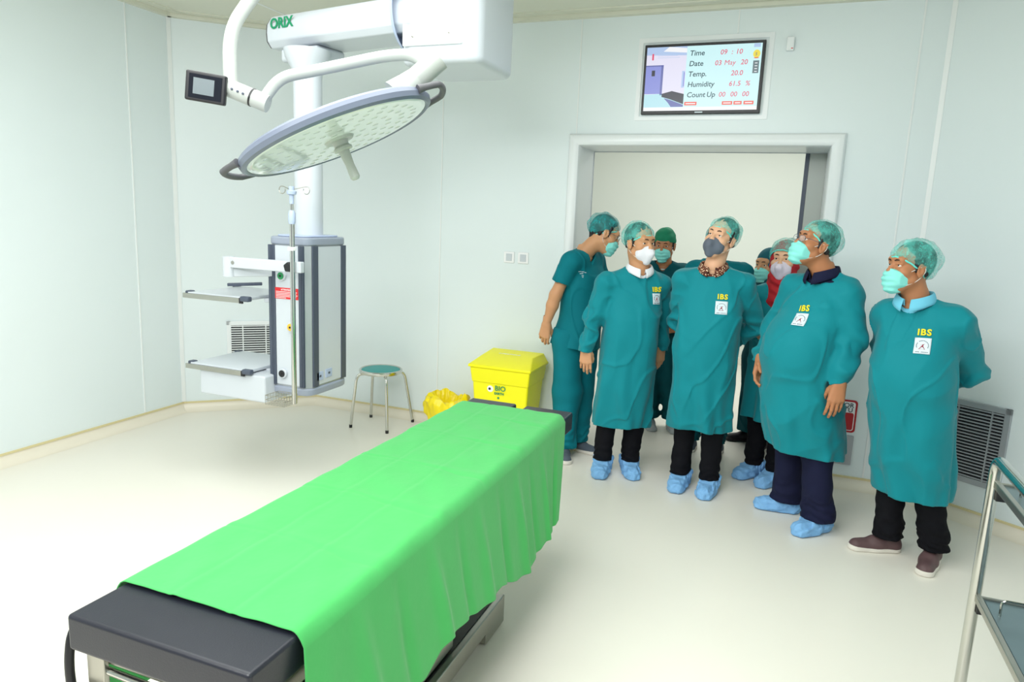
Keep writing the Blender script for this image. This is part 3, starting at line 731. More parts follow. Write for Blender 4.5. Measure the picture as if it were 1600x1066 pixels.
MB().lathe([(.040, .0), (.046, .004), (.046, .010), (.040, .014)], (-1.312, 2.302, 2.128), Vector((-.7, -.3, -.65)), 30).build('seal_ring', M['black'], sl, smooth=True)
MB().tube(arc([(-1.795, 2.105, 2.045), (-1.742, 2.14, 2.135), (-1.62, 2.19, 2.165), (-1.40, 2.285, 2.225), (-1.31, 2.32, 2.235), (-1.25, 2.34, 2.19)], .05, 8), .0205, 20).build('curved_arm', M['white2'], sl, smooth=True)
J0 = Vector((-1.915, 2.055, 2.095)); J1 = Vector((-1.772, 2.112, 2.040))
MB().tube([J0, J0.lerp(J1, .62)], .031, 24).build('rotary_joint', M['white2'], sl, smooth=True)
MB().tube([J0.lerp(J1, .62), J0.lerp(J1, .66)], .0325, 24).build('seal_ring', M['black'], sl, smooth=True)
MB().tube([J0.lerp(J1, .66), J1], .031, 24).build('rotary_joint', M['white2'], sl, smooth=True)
for k in (.25, .38, .5):
    p_ = J0.lerp(J1, k) + Vector((.012, -.030, 0)); MB().lathe([(0, .003), (.004, .002), (.0045, 0)], p_, (.3, -.95, 0), 12).build('screw', M['dark'], sl, smooth=True)
MB().tube(arc([(-1.90, 2.07, 2.085), (-1.915, 2.085, 2.285), (-1.86, 2.15, 2.42), (-1.68, 2.30, 2.70), (-1.60, 2.36, 2.86)], .09, 10), .0235, 24).build('drop_tube', M['white2'], sl, smooth=True)
MB().cyl((-1.60, 2.36, 2.84), (-1.60, 2.36, 2.93), .045).build('swivel', M['white2'], sl, smooth=True)
MB().bar((-1.60, 2.36, 2.90), (-.95, 2.60, 2.92), .07, .07).build('spring_arm', M['white2'], sl, bevel=.02)
MB().cyl((-.95, 2.60, 2.86), (-.95, 2.60, CEIL), .06).build('ceiling_tube', M['white2'], sl, smooth=True)
sc_c = Vector((-1.945, 2.002, 2.08)); sn = Vector((.45, -.89, -.06)).normalized(); sxv = Vector((.89, .45, -.12)); sxv = (sxv - sn * sxv.dot(sn)).normalized(); syv = sn.cross(sxv)
mt = Matrix(((sxv.x, -sn.x, syv.x, sc_c.x), (sxv.y, -sn.y, syv.y, sc_c.y), (sxv.z, -sn.z, syv.z, sc_c.z), (0, 0, 0, 1)))
if syv.z < 0: mt = Matrix(((sxv.x, -sn.x, -syv.x, sc_c.x), (sxv.y, -sn.y, -syv.y, sc_c.y), (sxv.z, -sn.z, -syv.z, sc_c.z), (0, 0, 0, 1)))
scn = MB().box((-.068, -.012, -.050), (.068, .014, .050)).xf(mt).build('control_screen', M['black'], sl, bevel=.006)
MB().box((-.055, -.0135, -.040), (.055, -.012, .040)).xf(mt).build('touch_panel', M['glassdark'], scn)
dsp = MB().box((-.040, -.0142, -.026), (.030, -.0136, .028)).xf(mt).build('display', mat('dim_display', (110, 120, 124), .3), scn)
MB().tube([mt @ Vector((.03, .012, 0)), J0 + Vector((.01, 0, 0))], .024, 20).build('screen_mount', M['white2'], sl, smooth=True)

# ---- stool
st = empty('round_stool', (-2.885, 4.69, 0), 'round stool with teal vinyl seat and four chrome legs', 'stool')
MB().lathe([(0, .462), (.13, .461), (.150, .455), (.154, .45)], (-2.885, 4.69, 0)).build('seat', M['tealvinyl'], st, smooth=True)
MB().lathe([(.150, .456), (.160, .462), (.168, .457), (.170, .445), (.166, .432), (.155, .428), (0, .428)], (-2.885, 4.69, 0), n=56).build('seat_rim', M['chrome'], st, smooth=True)
for dx, dy in ((-.165, -.17), (-.18, .145), (.16, -.165), (.185, .19)):
    d = Vector((dx, dy, 0)).normalized(); c_ = Vector((-2.885, 4.69, 0)); ft = c_ + Vector((dx, dy, .012)) * 1.0
    l = MB().tube(arc([c_ + d * .10 + Vector((0, 0, .425)), c_ + d * .19 + Vector((0, 0, .425)), ft], .06, 8), .0115, 16).build('leg', M['chrome'], st, smooth=True)
    MB().cyl(ft + Vector((0, 0, -.012)), ft + Vector((0, 0, .012)), .0125).build('rubber_foot', M['black'], l, smooth=True)

# ---- yellow sharps / waste bin
bn = empty('waste_bin', (-1.80, 4.69, 0), 'bright yellow lidded medical waste bin standing against the back wall', 'bin')
def frus(mb, x0, x1, y0, y1, z0, X0_, X1_, Y0_, Y1_, z1):
    mb.add([(x0,y0,z0),(x1,y0,z0),(x1,y1,z0),(x0,y1,z0),(X0_,Y0_,z1),(X1_,Y0_,z1),(X1_,Y1_,z1),(X0_,Y1_,z1)], [(0,3,2,1),(4,5,6,7),(0,1,5,4),(1,2,6,5),(2,3,7,6),(3,0,4,7)])
m_ = MB(); frus(m_, -1.99, -1.625, 4.56, 4.82, .01, -2.02, -1.59, 4.52, 4.86, .53); m_.build('bin_body', M['yellow'], bn, bevel=.015)
m_ = MB(); frus(m_, -2.022, -1.588, 4.515, 4.865, .50, -2.035, -1.575, 4.50, 4.875, .615); m_.build('liner_collar', M['yellow'], bn, bevel=.012)
m_ = MB(); frus(m_, -2.045, -1.565, 4.49, 4.885, .612, -2.045, -1.565, 4.49, 4.885, .634)
m_.add([(-2.04, 4.495, .634), (-1.57, 4.495, .634), (-1.57, 4.88, .634), (-2.04, 4.88, .634), (-1.99, 4.67, .688), (-1.62, 4.67, .688), (-1.60, 4.87, .694), (-2.01, 4.87, .694)],
       [(0, 1, 5, 4), (4, 5, 6, 7), (1, 2, 6, 5), (2, 3, 7, 6), (3, 0, 4, 7)])
m_.build('lid', M['yellow'], bn, bevel=.008)
lg = text_mb('BIO', .052, (-1.842, 4.520, .455), (1, 0, 0), (0, -.07, 1), .0008, .0006); lg.build('lettering', M['greenink'], bn)
text_mb('EARTH', .024, (-1.845, 4.523, .425), (1, 0, 0), (0, -.07, 1), .0008, .0008).build('lettering', M['greenink'], bn)
MB().lathe([(0, .002), (.024, .002), (.024, 0)], (-1.878, 4.526, .462), (0, -1, -.07), 28).build('round_logo', M['whitelabel'], bn)
MB().lathe([(0, .004), (.009, .004), (.009, 0)], (-1.882, 4.526, .462), (0, -1, -.07), 20).build('logo_dot', M['navyink'], bn)
MB().lathe([(0, .003), (.008, .003), (.008, 0)], (-1.815, 4.53, .40), (0, -1, -.07), 20).build('green_dot', M['greenink'], bn)
text_mb('INFECTIOUS', .030, (-1.89, 4.69, .691), (1, 0, 0), (0, 1, .02), .0008, .0002).build('lettering', M['seam'], bn)

# ---- small bin wrapped in a yellow bag
def bagbin():
    rng = random.Random(5); cx, cy = -2.29, 4.66; n = 84
    prof = [(.12, .03), (.128, .10), (.140, .17), (.158, .22), (.170, .26), (.172, .29), (.160, .318), (.138, .325), (.120, .305), (.108, .26), (.10, .18), (.09, .12), (0, .115)]
    vs = []
    for k_, (r, z) in enumerate(prof):
        for j in range(n):
            a = 2 * math.pi * j / n
            am = .014 * (1 if 2 < k_ < 9 else .35)
            dr = am * (math.sin(5 * a + k_ * .9) * .55 + math.sin(11 * a + 1.3 * k_) * .4 + .3 * math.sin(23 * a - k_))
            dz = (.020 * math.sin(3 * a + 1) + .010 * math.sin(7 * a + k_) + .005 * math.sin(13 * a)) * (1 if 2 < k_ < 8 else .1)
            r_ = max(0.001, r + dr if r > 0 else 0)
            vs.append((cx + r_ * math.cos(a), cy + r_ * math.sin(a), max(.012, z + dz)))
    mb = MB(); fs = []
    for k_ in range(len(prof) - 1):
        for j in range(n): fs.append((k_ * n + j, k_ * n + (j + 1) % n, (k_ + 1) * n + (j + 1) % n, (k_ + 1) * n + j))
    mb.add(vs, fs); r = mb.build('small_bin', M['yellowbag'], smooth=True, origin=(cx, cy, 0))
    MB().lathe([(0, 0), (.112, 0), (.118, .04), (.11, .04), (0, .02)], (cx, cy, 0)).build('bin_shell', M['greyplastic'], r, smooth=True)
    return tag(r, 'low bin wrapped in a crumpled yellow plastic bag', 'bin')
bagbin()

# ---- stainless trolley at the right
tr = empty('instrument_trolley', (.98, 2.1, 0), 'tubular chrome instrument trolley with two steel shelves at the right edge', 'trolley')
cx0, cx1, cy0, cy1 = .725, 1.22, 1.45, 2.685
for x in (cx0, cx1):
    MB().tube(arc([(x, cy1, .09), (x, cy1, .952), (x, cy0, .952), (x, cy0, .09)], .055, 8), .0185, 20).build('side_frame', M['chrome'], tr, smooth=True)
for z in (.868, .458):
    s_ = MB().box((cx0 + .022, cy0 + .02, z - .012), (cx1 - .022, cy1 - .02, z)).build('shelf', M['shelfgrey'], tr, bevel=.003)
    MB().bar((cx0 + .005, cy0, z), (cx0 + .005, cy1, z), .018, .026).bar((cx1 - .005, cy0, z), (cx1 - .005, cy1, z), .018, .026).bar((cx0, cy1 - .015, z - .004), (cx1, cy1 - .015, z - .004), .014, .022).bar((cx0, cy0 + .015, z - .004), (cx1, cy0 + .015, z - .004), .014, .022).build('edge_bar', M['steel'], s_, bevel=.003)
    MB().tube(arc([(cx0 + .045, cy1 - .12, z), (cx0 + .045, cy1 - .12, z + .055), (cx1 - .045, cy1 - .12, z + .055), (cx1 - .045, cy1 - .12, z)], .018, 6), .0042, 10).build('guard_rail', M['chrome'], s_, smooth=True)
    MB().box((cx0 + .005, cy1 - .03, z - .055), (cx0 + .035, cy1 + .0, z - .014)).build('shelf_clip', M['black'], s_, bevel=.003)
for x in (cx0, cx1):
    for y in (cy0, cy1):
        c_ = MB().lathe([(0, -.012), (.036, -.012), (.040, 0), (.036, .012), (0, .012)], (x, y, .0405), (1, 0, 0), 28).build('caster', M['black'], tr, smooth=True)
        MB().box((x - .02, y - .012, .04), (x - .014, y + .012, .095)).box((x + .014, y - .012, .04), (x + .02, y + .012, .095)).box((x - .02, y - .012, .085), (x + .02, y + .012, .098)).build('fork', M['steel'], c_)
# ================================================================== PEOPLE: implicit surfaces -> smooth meshes
F32 = np.float32
class Field:
    def __init__(s, lo, hi, h):
        s.lo = np.array(lo, F32); s.h = h
        s.n = [int(math.ceil((hi[i] - lo[i]) / h)) + 1 for i in range(3)]
        s.ax = [(lo[i] + h * np.arange(s.n[i])).astype(F32) for i in range(3)]
        s.d = np.full(s.n, 9.0, F32)
    def blk(s, lo, hi):
        sl = []
        for i in range(3):
            a = int(max(0, math.floor((lo[i] - s.lo[i]) / s.h))); b = int(min(s.n[i], math.ceil((hi[i] - s.lo[i]) / s.h) + 1))
            if b <= a: return None, None
            sl.append(slice(a, b))
        sl = tuple(sl)
        return sl, (s.ax[0][sl[0]][:, None, None], s.ax[1][sl[1]][None, :, None], s.ax[2][sl[2]][None, None, :])
    def add(s, fn, lo, hi, k=0.0, mode='u'):
        mg = k + 3 * s.h if mode == 'u' else k
        sl, P = s.blk([v - mg for v in lo], [v + mg for v in hi])
        if sl is None: return s
        dn = np.asarray(fn(*P), F32); do = s.d[sl]
        if mode == 'u':
            if k > 0:
                hh = np.clip(.5 + .5 * (do - dn) / k, 0, 1); s.d[sl] = do + (dn - do) * hh - k * hh * (1 - hh)
            else: s.d[sl] = np.minimum(do, dn)
        elif mode == 's':
            dn = -dn
            if k > 0:
                hh = np.clip(.5 - .5 * (do - dn) / k, 0, 1); s.d[sl] = do + (dn - do) * hh + k * hh * (1 - hh)
            else: s.d[sl] = np.maximum(do, dn)
        elif mode == 'i': s.d[sl] = np.maximum(do, dn)
        elif mode == 'disp': s.d[sl] = do - dn
        return s
    def rc(s, a, b, ra, rb, k=0.0, mode='u'):
        a = np.array(a, float); b = np.array(b, float); r = max(ra, rb)
        return s.add(rcf(a, b, ra, rb), np.minimum(a, b) - r, np.maximum(a, b) + r, k, mode)
    def ell(s, c, r, k=0.0, mode='u', A=None):
        R_ = max(r)
        return s.add(ellf(c, r, A), [v - R_ for v in c], [v + R_ for v in c], k, mode)
    def all(s, fn, mode='disp'): return s.add(fn, s.lo, [s.ax[i][-1] for i in range(3)], 0, mode)
    def mesh(s):
        d = s.d; c = np.minimum(d, 1)[:, :, :]
        ins = d < 0
        m = ins[:-1, :-1, :-1].astype(np.int8)
        for i, j, k in ((1,0,0),(0,1,0),(0,0,1),(1,1,0),(1,0,1),(0,1,1),(1,1,1)):
            m = m + ins[i:d.shape[0] - 1 + i, j:d.shape[1] - 1 + j, k:d.shape[2] - 1 + k]
        cells = np.argwhere((m > 0) & (m < 8)); del m
        if len(cells) == 0: return np.zeros((0, 3)), np.zeros((0, 4), int)
        cid = np.full([x - 1 for x in d.shape], -1, np.int32); cid[tuple(cells.T)] = np.arange(len(cells))
        acc = np.zeros((len(cells), 3)); cnt = np.zeros(len(cells))
        corners = [(i, j, k) for i in (0, 1) for j in (0, 1) for k in (0, 1)]
        val = {q: np.clip(d[cells[:, 0] + q[0], cells[:, 1] + q[1], cells[:, 2] + q[2]], -1, 1) for q in corners}
        for a in corners:
            for ax in range(3):
                if a[ax]: continue
                b = list(a); b[ax] = 1; b = tuple(b)
                va, vb = val[a], val[b]; mk = (va < 0) != (vb < 0)
                t = np.where(mk, va / np.where(mk, va - vb, 1), 0)
                p = np.tile(np.array(a, float), (len(cells), 1)); p[:, ax] += t
                acc += np.where(mk[:, None], p, 0); cnt += mk
        V = (cells + acc / np.maximum(cnt, 1)[:, None]) * s.h + s.lo
        Q = []
        for ax in range(3):
            o1, o2 = (ax + 1) % 3, (ax + 2) % 3
            s0 = [slice(None)] * 3; s1 = [slice(None)] * 3; s0[ax] = slice(0, -1); s1[ax] = slice(1, None)
            A_, B_ = ins[tuple(s0)], ins[tuple(s1)]
            e = np.argwhere(A_ != B_)
            ok = (e[:, o1] > 0) & (e[:, o2] > 0) & (e[:, o1] < d.shape[o1] - 1) & (e[:, o2] < d.shape[o2] - 1); e = e[ok]
            if not len(e): continue
            st = A_[tuple(e.T)]
            def cc(a, b): q = e.copy(); q[:, o1] -= a; q[:, o2] -= b; return cid[tuple(q.T)]
            f = np.stack([cc(1, 1), cc(0, 1), cc(0, 0), cc(1, 0)], 1)
            f[~st] = f[~st][:, ::-1]; Q.append(f)
        Q = np.concatenate(Q); Q = Q[(Q >= 0).all(1)]
        return V, Q
def rcf(a, b, ra, rb):
    a = np.array(a, F32); b = np.array(b, F32); ab = b - a; L2 = float(ab @ ab) + 1e-9
    def f(x, y, z):
        px, py, pz = x - a[0], y - a[1], z - a[2]
        t = np.clip((px * ab[0] + py * ab[1] + pz * ab[2]) / L2, 0, 1)
        return np.sqrt((px - t * ab[0]) ** 2 + (py - t * ab[1]) ** 2 + (pz - t * ab[2]) ** 2) - (ra + (rb - ra) * t)
    return f
def ellf(c, r, A=None):
    def f(x, y, z):
        px, py, pz = x - c[0], y - c[1], z - c[2]
        if A is not None: px, py, pz = (A[0][0]*px + A[0][1]*py + A[0][2]*pz, A[1][0]*px + A[1][1]*py + A[1][2]*pz, A[2][0]*px + A[2][1]*py + A[2][2]*pz)
        k0 = np.sqrt((px / r[0]) ** 2 + (py / r[1]) ** 2 + (pz / r[2]) ** 2) + 1e-6
        k1 = np.sqrt((px / r[0] ** 2) ** 2 + (py / r[1] ** 2) ** 2 + (pz / r[2] ** 2) ** 2) + 1e-6
        return k0 * (k0 - 1) / k1
    return f
def noise(seed, scale, n=7):
    """smooth pseudo-random field in about -1..1; scale = waves per metre along x,y,z"""
    r = np.random.RandomState(seed); K = []
    for i in range(n):
        v = r.normal(size=3); v /= np.linalg.norm(v); o = 1.0 + .9 * r.rand()
        K.append((v * np.array(scale) * 6.283 * o, r.rand() * 6.283))
    def f(x, y, z):
        s_ = 0
        for k_, p_ in K: s_ = s_ + np.sin(k_[0] * x + k_[1] * y + k_[2] * z + p_)
        return s_ / (n ** .5) * .8
    return f
def vjoin(*vq):
    V = []; Q = []; o = 0
    for v, q in vq: V.append(v); Q.append(np.asarray(q) + o); o += len(v)
    return np.concatenate(V), np.concatenate(Q)

class Frame:
    """origin + left / forward / up axes"""
    def __init__(s, o, yaw, pitch=0, roll=0):
        a, p, r = math.radians(yaw), math.radians(pitch), math.radians(roll)
        f = np.array([math.cos(a) * math.cos(p), math.sin(a) * math.cos(p), math.sin(p)])
        l = np.array([-math.sin(a), math.cos(a), 0]); u = np.cross(f, l)
        s.f = f; s.l = l * math.cos(r) - u * math.sin(r); s.u = u * math.cos(r) + l * math.sin(r); s.o = np.array(o, float)
    def w(s, P):           # local (left, forward, up) -> world; columns
        P = np.asarray(P, float); return s.o + P[..., 0:1] * s.l + P[..., 1:2] * s.f + P[..., 2:3] * s.u
    def loc(s, p):
        d = np.array(p, float) - s.o; return np.array([d @ s.l, d @ s.f, d @ s.u])
    def pt(s, *p): return Vector(s.w(np.array(p, float)))
    # note: (left, forward, up) is a left-handed triple, so faces are flipped when mapped
def place(fr, v, q): return fr.w(v), np.asarray(q)[:, ::-1]

def face_prims(F, sex='m'):
    F.ell((0, -.018, .038), (.077, .097, .092))
    F.ell((0, .020, -.035), (.060, .068, .085), .03)
    F.rc((0, .055, -.098), (0, .066, -.098), .026, .024, .03)
    for s_ in (-1, 1):
        F.rc((s_ * .050, .010, -.055), (s_ * .022, .058, -.098), .018, .016, .025)       # jaw
        F.ell((s_ * .044, .052, -.022), (.024, .026, .022), .02)                          # cheek
    F.rc((-.036, .072, .036), (.036, .072, .036), .016, .016, .022)                        # brow
    for s_ in (-1, 1):
        F.ell((s_ * .031, .094, .010), (.017, .014, .012), .014, 's')
    F.rc((0, .082, .016), (0, .104, -.020), .0085, .0125, .014)
    F.rc((-.010, .098, -.026), (.010, .098, -.026), .0095, .0095, .008)
    for s_ in (-1, 1):
        F.rc((s_ * .019, .0815, .0165), (s_ * .043, .075, .0155), .0062, .0052, .006)   # lids
        F.rc((s_ * .021, .081, -.0005), (s_ * .041, .075, .000), .0052, .0045, .006)
        F.ell((s_ * .079, -.004, -.006), (.0105, .020, .033), .006)
        F.ell((s_ * .088, .003, -.002), (.006, .010, .018), .004, 's')
        F.rc((s_ * .080, -.022, .004), (s_ * .088, -.018, .016), .0045, .0045, .005)
    F.rc((-.012, .084, -.062), (.012, .084, -.062), .010, .010, .010)
    F.rc((-.010, .083, -.074), (.010, .083, -.074), .010, .010, .010)
def head_mesh(neck):
    """neck: neck base point in head coordinates"""
    lo = np.minimum([-.11, -.14, -.14], np.array(neck) - .08); hi = np.maximum([.11, .14, .15], np.array(neck) + .08)
    F = Field(lo, hi, .0035); face_prims(F)
    n = np.array(neck, float); top = np.array([0, -.028, -.055])
    F.rc(top, n, .056, .058, .025)
    F.rc(n, n + (n - top) * .2 + np.array([0, -.01, 0]), .056, .050, .02)
    return F.mesh()

def shell_select(v, q, keep):
    """keep only faces whose centre satisfies keep()"""
    c = v[q].mean(1); k_ = keep(c); q = q[k_]; u, inv = np.unique(q, return_inverse=True)
    return v[u], inv.reshape(q.shape)
CAPN = np.array([0, -.52, .854]); CAPN = CAPN / np.linalg.norm(CAPN)
def cap_mesh(seed, big=1.0, low=0.0):
    """bouffant cap: gathered, ballooning shell above a band from forehead to nape"""
    F = Field((-.13, -.17, -.12), (.13, .13, .18), .004)
    F.ell((0, -.030, .045), (.095 * big, .120 * big, .103 * big))
    nz = noise(seed, (9, 9, 9)); nz2 = noise(seed + 5, (22, 22, 14))
    ck = .012 + low
    def pl(x, y, z): return x * CAPN[0] + (y - .088) * CAPN[1] + (z - .060 + low) * CAPN[2]
    def disp(x, y, z):
        ph = np.arctan2(x, y + .03); p = pl(x, y, z); g = np.exp(-np.maximum(p, 0) / .045)
        return .0035 * np.sin(22 * ph + 3 * nz(x, y, z)) * g + .0045 * nz(x, y, z) + .0018 * nz2(x, y, z) - .010 * np.exp(-(p / .011) ** 2)
    F.all(disp)
    F.all(lambda x, y, z: -pl(x, y, z) - 0 * x, 'i')
    v, q = F.mesh()
    return shell_select(v, q, lambda c: pl(c[:, 0], c[:, 1], c[:, 2]) > .0025)
def capband(big=1.0, low=0.0, grow=0.0):
    """closed soft tube following the cap's cut line"""
    pts = []
    for i in range(56):
        t = 2 * math.pi * i / 56; d = np.array([math.sin(t), math.cos(t)])
        # march outwards on the cut plane to the ellipsoid
        lo_, hi_ = 0.0, .2
        for _ in range(24):
            r = (lo_ + hi_) / 2; x = d[0] * r; y = -.02 + d[1] * r; z = .060 - low - (y - .088) * CAPN[1] / CAPN[2]
            e = (x / (.095 * big)) ** 2 + ((y + .03) / (.120 * big)) ** 2 + ((z - .045) / (.103 * big)) ** 2
            if e < 1: lo_ = r
            else: hi_ = r
        r = lo_ - .0045 + grow; wv = .0012 * math.sin(17 * t)
        x = d[0] * r; y = -.02 + d[1] * r
        pts.append((x, y, .060 - low - (y - .088) * CAPN[1] / CAPN[2] + .002 + wv))
    return pts
def hair_mesh():
    F = Field((-.10, -.14, -.10), (.10, .11, .15), .004)
    F.ell((0, -.024, .040), (.0815, .099, .0955))
    F.rc((0, -.080, -.01), (0, -.072, -.050), .026, .022, .03)
    for s_ in (-1, 1): F.rc((s_ * .064, -.045, -.022), (s_ * .066, -.03, .03), .012, .014, .01)
    for s_ in (-1, 1): F.rc((s_ * .0735, .018, -.012), (s_ * .0745, .014, .05), .0055, .010, .008)
    F.add(lambda x, y, z: -(((y - .072) * -.75 + (z - .070) * .66)) + 0 * x, F.lo, [.1, .11, .15], 0, 'i') if False else None
    def cut(x, y, z): return np.minimum((y - .074) * .8 - (z - .062) * .5, 9) + 0 * x
    F.all(lambda x, y, z: np.where(z > -.02, (y - .030) * .75 - (z - .058) * .65, -9) * (np.abs(x) < .067) - 9 * (np.abs(x) >= .067) + 0 * y, 'i')
    nz = noise(3, (30, 30, 30)); F.all(lambda x, y, z: .0012 * nz(x, y, z))
    return F.mesh()
def mask_mesh(kind, seed=0):
    F = Field((-.085, .0, -.15), (.085, .15, .03), .003)
    if kind == 'flat':
        F.ell((0, .055, -.056), (.067, .052, .060)); F.ell((0, .078, -.048), (.040, .040, .045), .03)
        F.rc((0, .075, -.100), (0, .068, -.105), .030, .028, .03)
        F.all(lambda x, y, z: .0022 * np.sin((z + .07) * 230 - np.abs(x) * 14) * np.clip((.06 - np.abs(x)) / .03, 0, 1) + 0 * y)
        nz = noise(seed, (14, 14, 20)); F.all(lambda x, y, z: .0018 * nz(x, y, z))
        top = lambda x, y, z: z - (-.006 - .30 * np.abs(x)) + 0 * y
    else:
        F.ell((0, .052, -.056), (.066, .052, .058)); F.rc((0, .085, -.020), (0, .118, -.052), .012, .010, .035)
        F.rc((0, .118, -.052), (0, .078, -.108), .010, .018, .035)
        top = lambda x, y, z: z - (-.002 - .40 * np.abs(x)) + 0 * y
    F.all(top, 'i')
    F.all(lambda x, y, z: np.abs(x) - (.060 if kind == 'flat' else .064) + 0 * y + 0 * z, 'i')
    F.all(lambda x, y, z: (.030 + .25 * np.abs(x) * 0) - y + 0 * x + 0 * z, 'i')
    return F.mesh()

def hand_mesh(curl=0.55, spread=0.5, left=False):
    """local: +x along the fingers from the wrist, +y thumb side, +z back of the hand. Relaxed, slightly curled."""
    F = Field((-.06, -.065, -.09), (.20, .085, .04), .0027)
    F.rc((-.05, 0, 0), (.005, 0, 0), .0255, .0235); F.rc((-.05, .008, 0), (.0, .008, 0), .024, .021, .01); F.rc((-.05, -.008, 0), (.0, -.008, 0), .024, .021, .01)
    kn = [(.088, .030, .002), (.092, .010, .006), (.088, -.010, .004), (.080, -.029, -.001)]
    ln = [(.040, .025, .020), (.045, .028, .021), (.041, .026, .020), (.032, .020, .018)]
    for i, (k_, l_) in enumerate(zip(kn, ln)):
        F.rc((.004, k_[1] * .55, 0), k_, .0165, .0118, .014)
        a = curl * (.45 + .10 * i); yaw = (1.2 - i) * .055 * spread; p = np.array(k_); r0 = [.0093, .0096, .0092, .0082][i]
        for j, L_ in enumerate(l_):
            d = np.array([math.cos(a) * math.cos(yaw), math.sin(yaw), -math.sin(a)]); n_ = p + d * L_
            F.rc(p, n_, r0 - .0009 * j, r0 - .0009 * (j + 1), .0035 if j else .006); p = n_; a += curl * (.85 - .15 * j)
    F.rc((.012, .012, -.004), (.055, .020, -.010), .017, .014, .016)
    F.rc((.012, -.012, -.004), (.050, -.020, -.008), .015, .013, .014)
    p = [(.012, .020, -.008), (.040, .038, -.020), (.066, .044, -.031), (.086, .043, -.042)]
    for j, (a_, b_, ra, rb) in enumerate(((0, 1, .0155, .0125), (1, 2, .0120, .0098), (2, 3, .0098, .0078))): F.rc(p[a_], p[b_], ra, rb, .010 if j == 0 else .004)
    v, q = F.mesh()
    if left is None: return v, q
    return v, q
HAND = {}
def hand_at(wrist, tip, thumb, right, curl=.55, scale=1.0):
    """thumb: rough world direction of the thumb side; right hand or left hand"""
    if curl not in HAND: HAND[curl] = hand_mesh(curl)
    v, q = HAND[curl]
    A = np.array(tip, float) - np.array(wrist, float); A /= np.linalg.norm(A)
    B = np.array(thumb, float); B -= A * (B @ A); B /= np.linalg.norm(B)
    C = np.cross(A, B)                      # A x B: for a right hand this is the back of the hand
    if not right: C = -C
    V = np.array(wrist) + (v[:, :1] * A + v[:, 1:2] * B + v[:, 2:3] * C) * scale
    return V, (q if right else q[:, ::-1])

def foot_mesh(kind, seed=1):
    """local: x heel->toe 0..1 mapped on 0.28 m, y lateral, z up"""
    F = Field((-.07, -.075, -.01), (.27, .075, .16), .0035)
    if kind == 'cover':
        F.rc((0, 0, .035), (.10, 0, .030), .046, .048); F.rc((.10, 0, .030), (.185, .004, .022), .048, .047, .03)
        F.rc((.01, 0, .04), (.015, 0, .085), .049, .052, .03); F.rc((.015, 0, .08), (.07, 0, .062), .050, .036, .03)
        nz = noise(seed, (12, 20, 20)); n2 = noise(seed + 3, (7, 20, 12))
        F.all(lambda x, y, z: .0040 * nz(x, y, z) + .0030 * np.clip(1 - np.abs(n2(x, y, z)) * 2.4, -.3, 1) + .0035 * np.sin(np.arctan2(y, x - .02) * 17 + 2 * nz(x, y, z)) * np.clip((z - .035) / .04, 0, 1))
        F.all(lambda x, y, z: z - (.098 - .28 * np.clip(x - .03, 0, .1)) + 0 * x + 0 * y, 'i')
        F.all(lambda x, y, z: .004 - z + 0 * x + 0 * y, 'i')
    else:
        F.rc((0, 0, .036), (.10, 0, .028), .036, .038); F.rc((.10, 0, .028), (.20, .006, .018), .040, .040, .03)
        F.rc((.0, 0, .04), (.01, 0, .075), .038, .036, .02); F.rc((.02, 0, .070), (.10, 0, .045), .032, .028, .03)
        F.all(lambda x, y, z: z - .088 + 0 * x + 0 * y, 'i')
        F.all(lambda x, y, z: .016 - z + 0 * x + 0 * y, 'i')
    return F.mesh()
def sole_mesh(h=.022, g=.004):
    F = Field((-.07, -.075, -.01), (.27, .075, .06), .0035)
    F.rc((0, 0, .012), (.10, 0, .012), .037 + g, .038 + g); F.rc((.10, 0, .012), (.20, .006, .012), .041 + g, .041 + g, .03)
    F.all(lambda x, y, z: np.maximum(z - h - .006 * np.clip((x - .15) / .08, 0, 1), .001 - z) + 0 * x + 0 * y, 'i')
    return F.mesh()
FOOT = {}
def foot_at(h, t, kind, right, ln=.285):
    key = (kind, right)
    if key not in FOOT: FOOT[key] = foot_mesh(kind, 1 + right) if kind in ('cover', 'shoe') else sole_mesh()
    v, q = FOOT[key]
    h = np.array(h, float); t = np.array(t, float); d = (t - h) / np.linalg.norm(t - h); n = np.array([-d[1], d[0]])
    sc = ln / .295; V = np.empty_like(v); x = v[:, 0] * sc; y = v[:, 1] * (1.12 if kind == 'cover' else 1)
    V[:, 0] = h[0] + d[0] * x + n[0] * y; V[:, 1] = h[1] + d[1] * x + n[1] * y; V[:, 2] = v[:, 2] * (1.12 if kind == 'cover' else 1)
    return V, q
# ================================================================== PEOPLE
HAIR = hair_mesh()
MASKS = {'flat': mask_mesh('flat', 2), 'fold': mask_mesh('fold')}

def smooth_table(zs, vals, z, sg=.03):
    return np.interp(z, zs, vals)

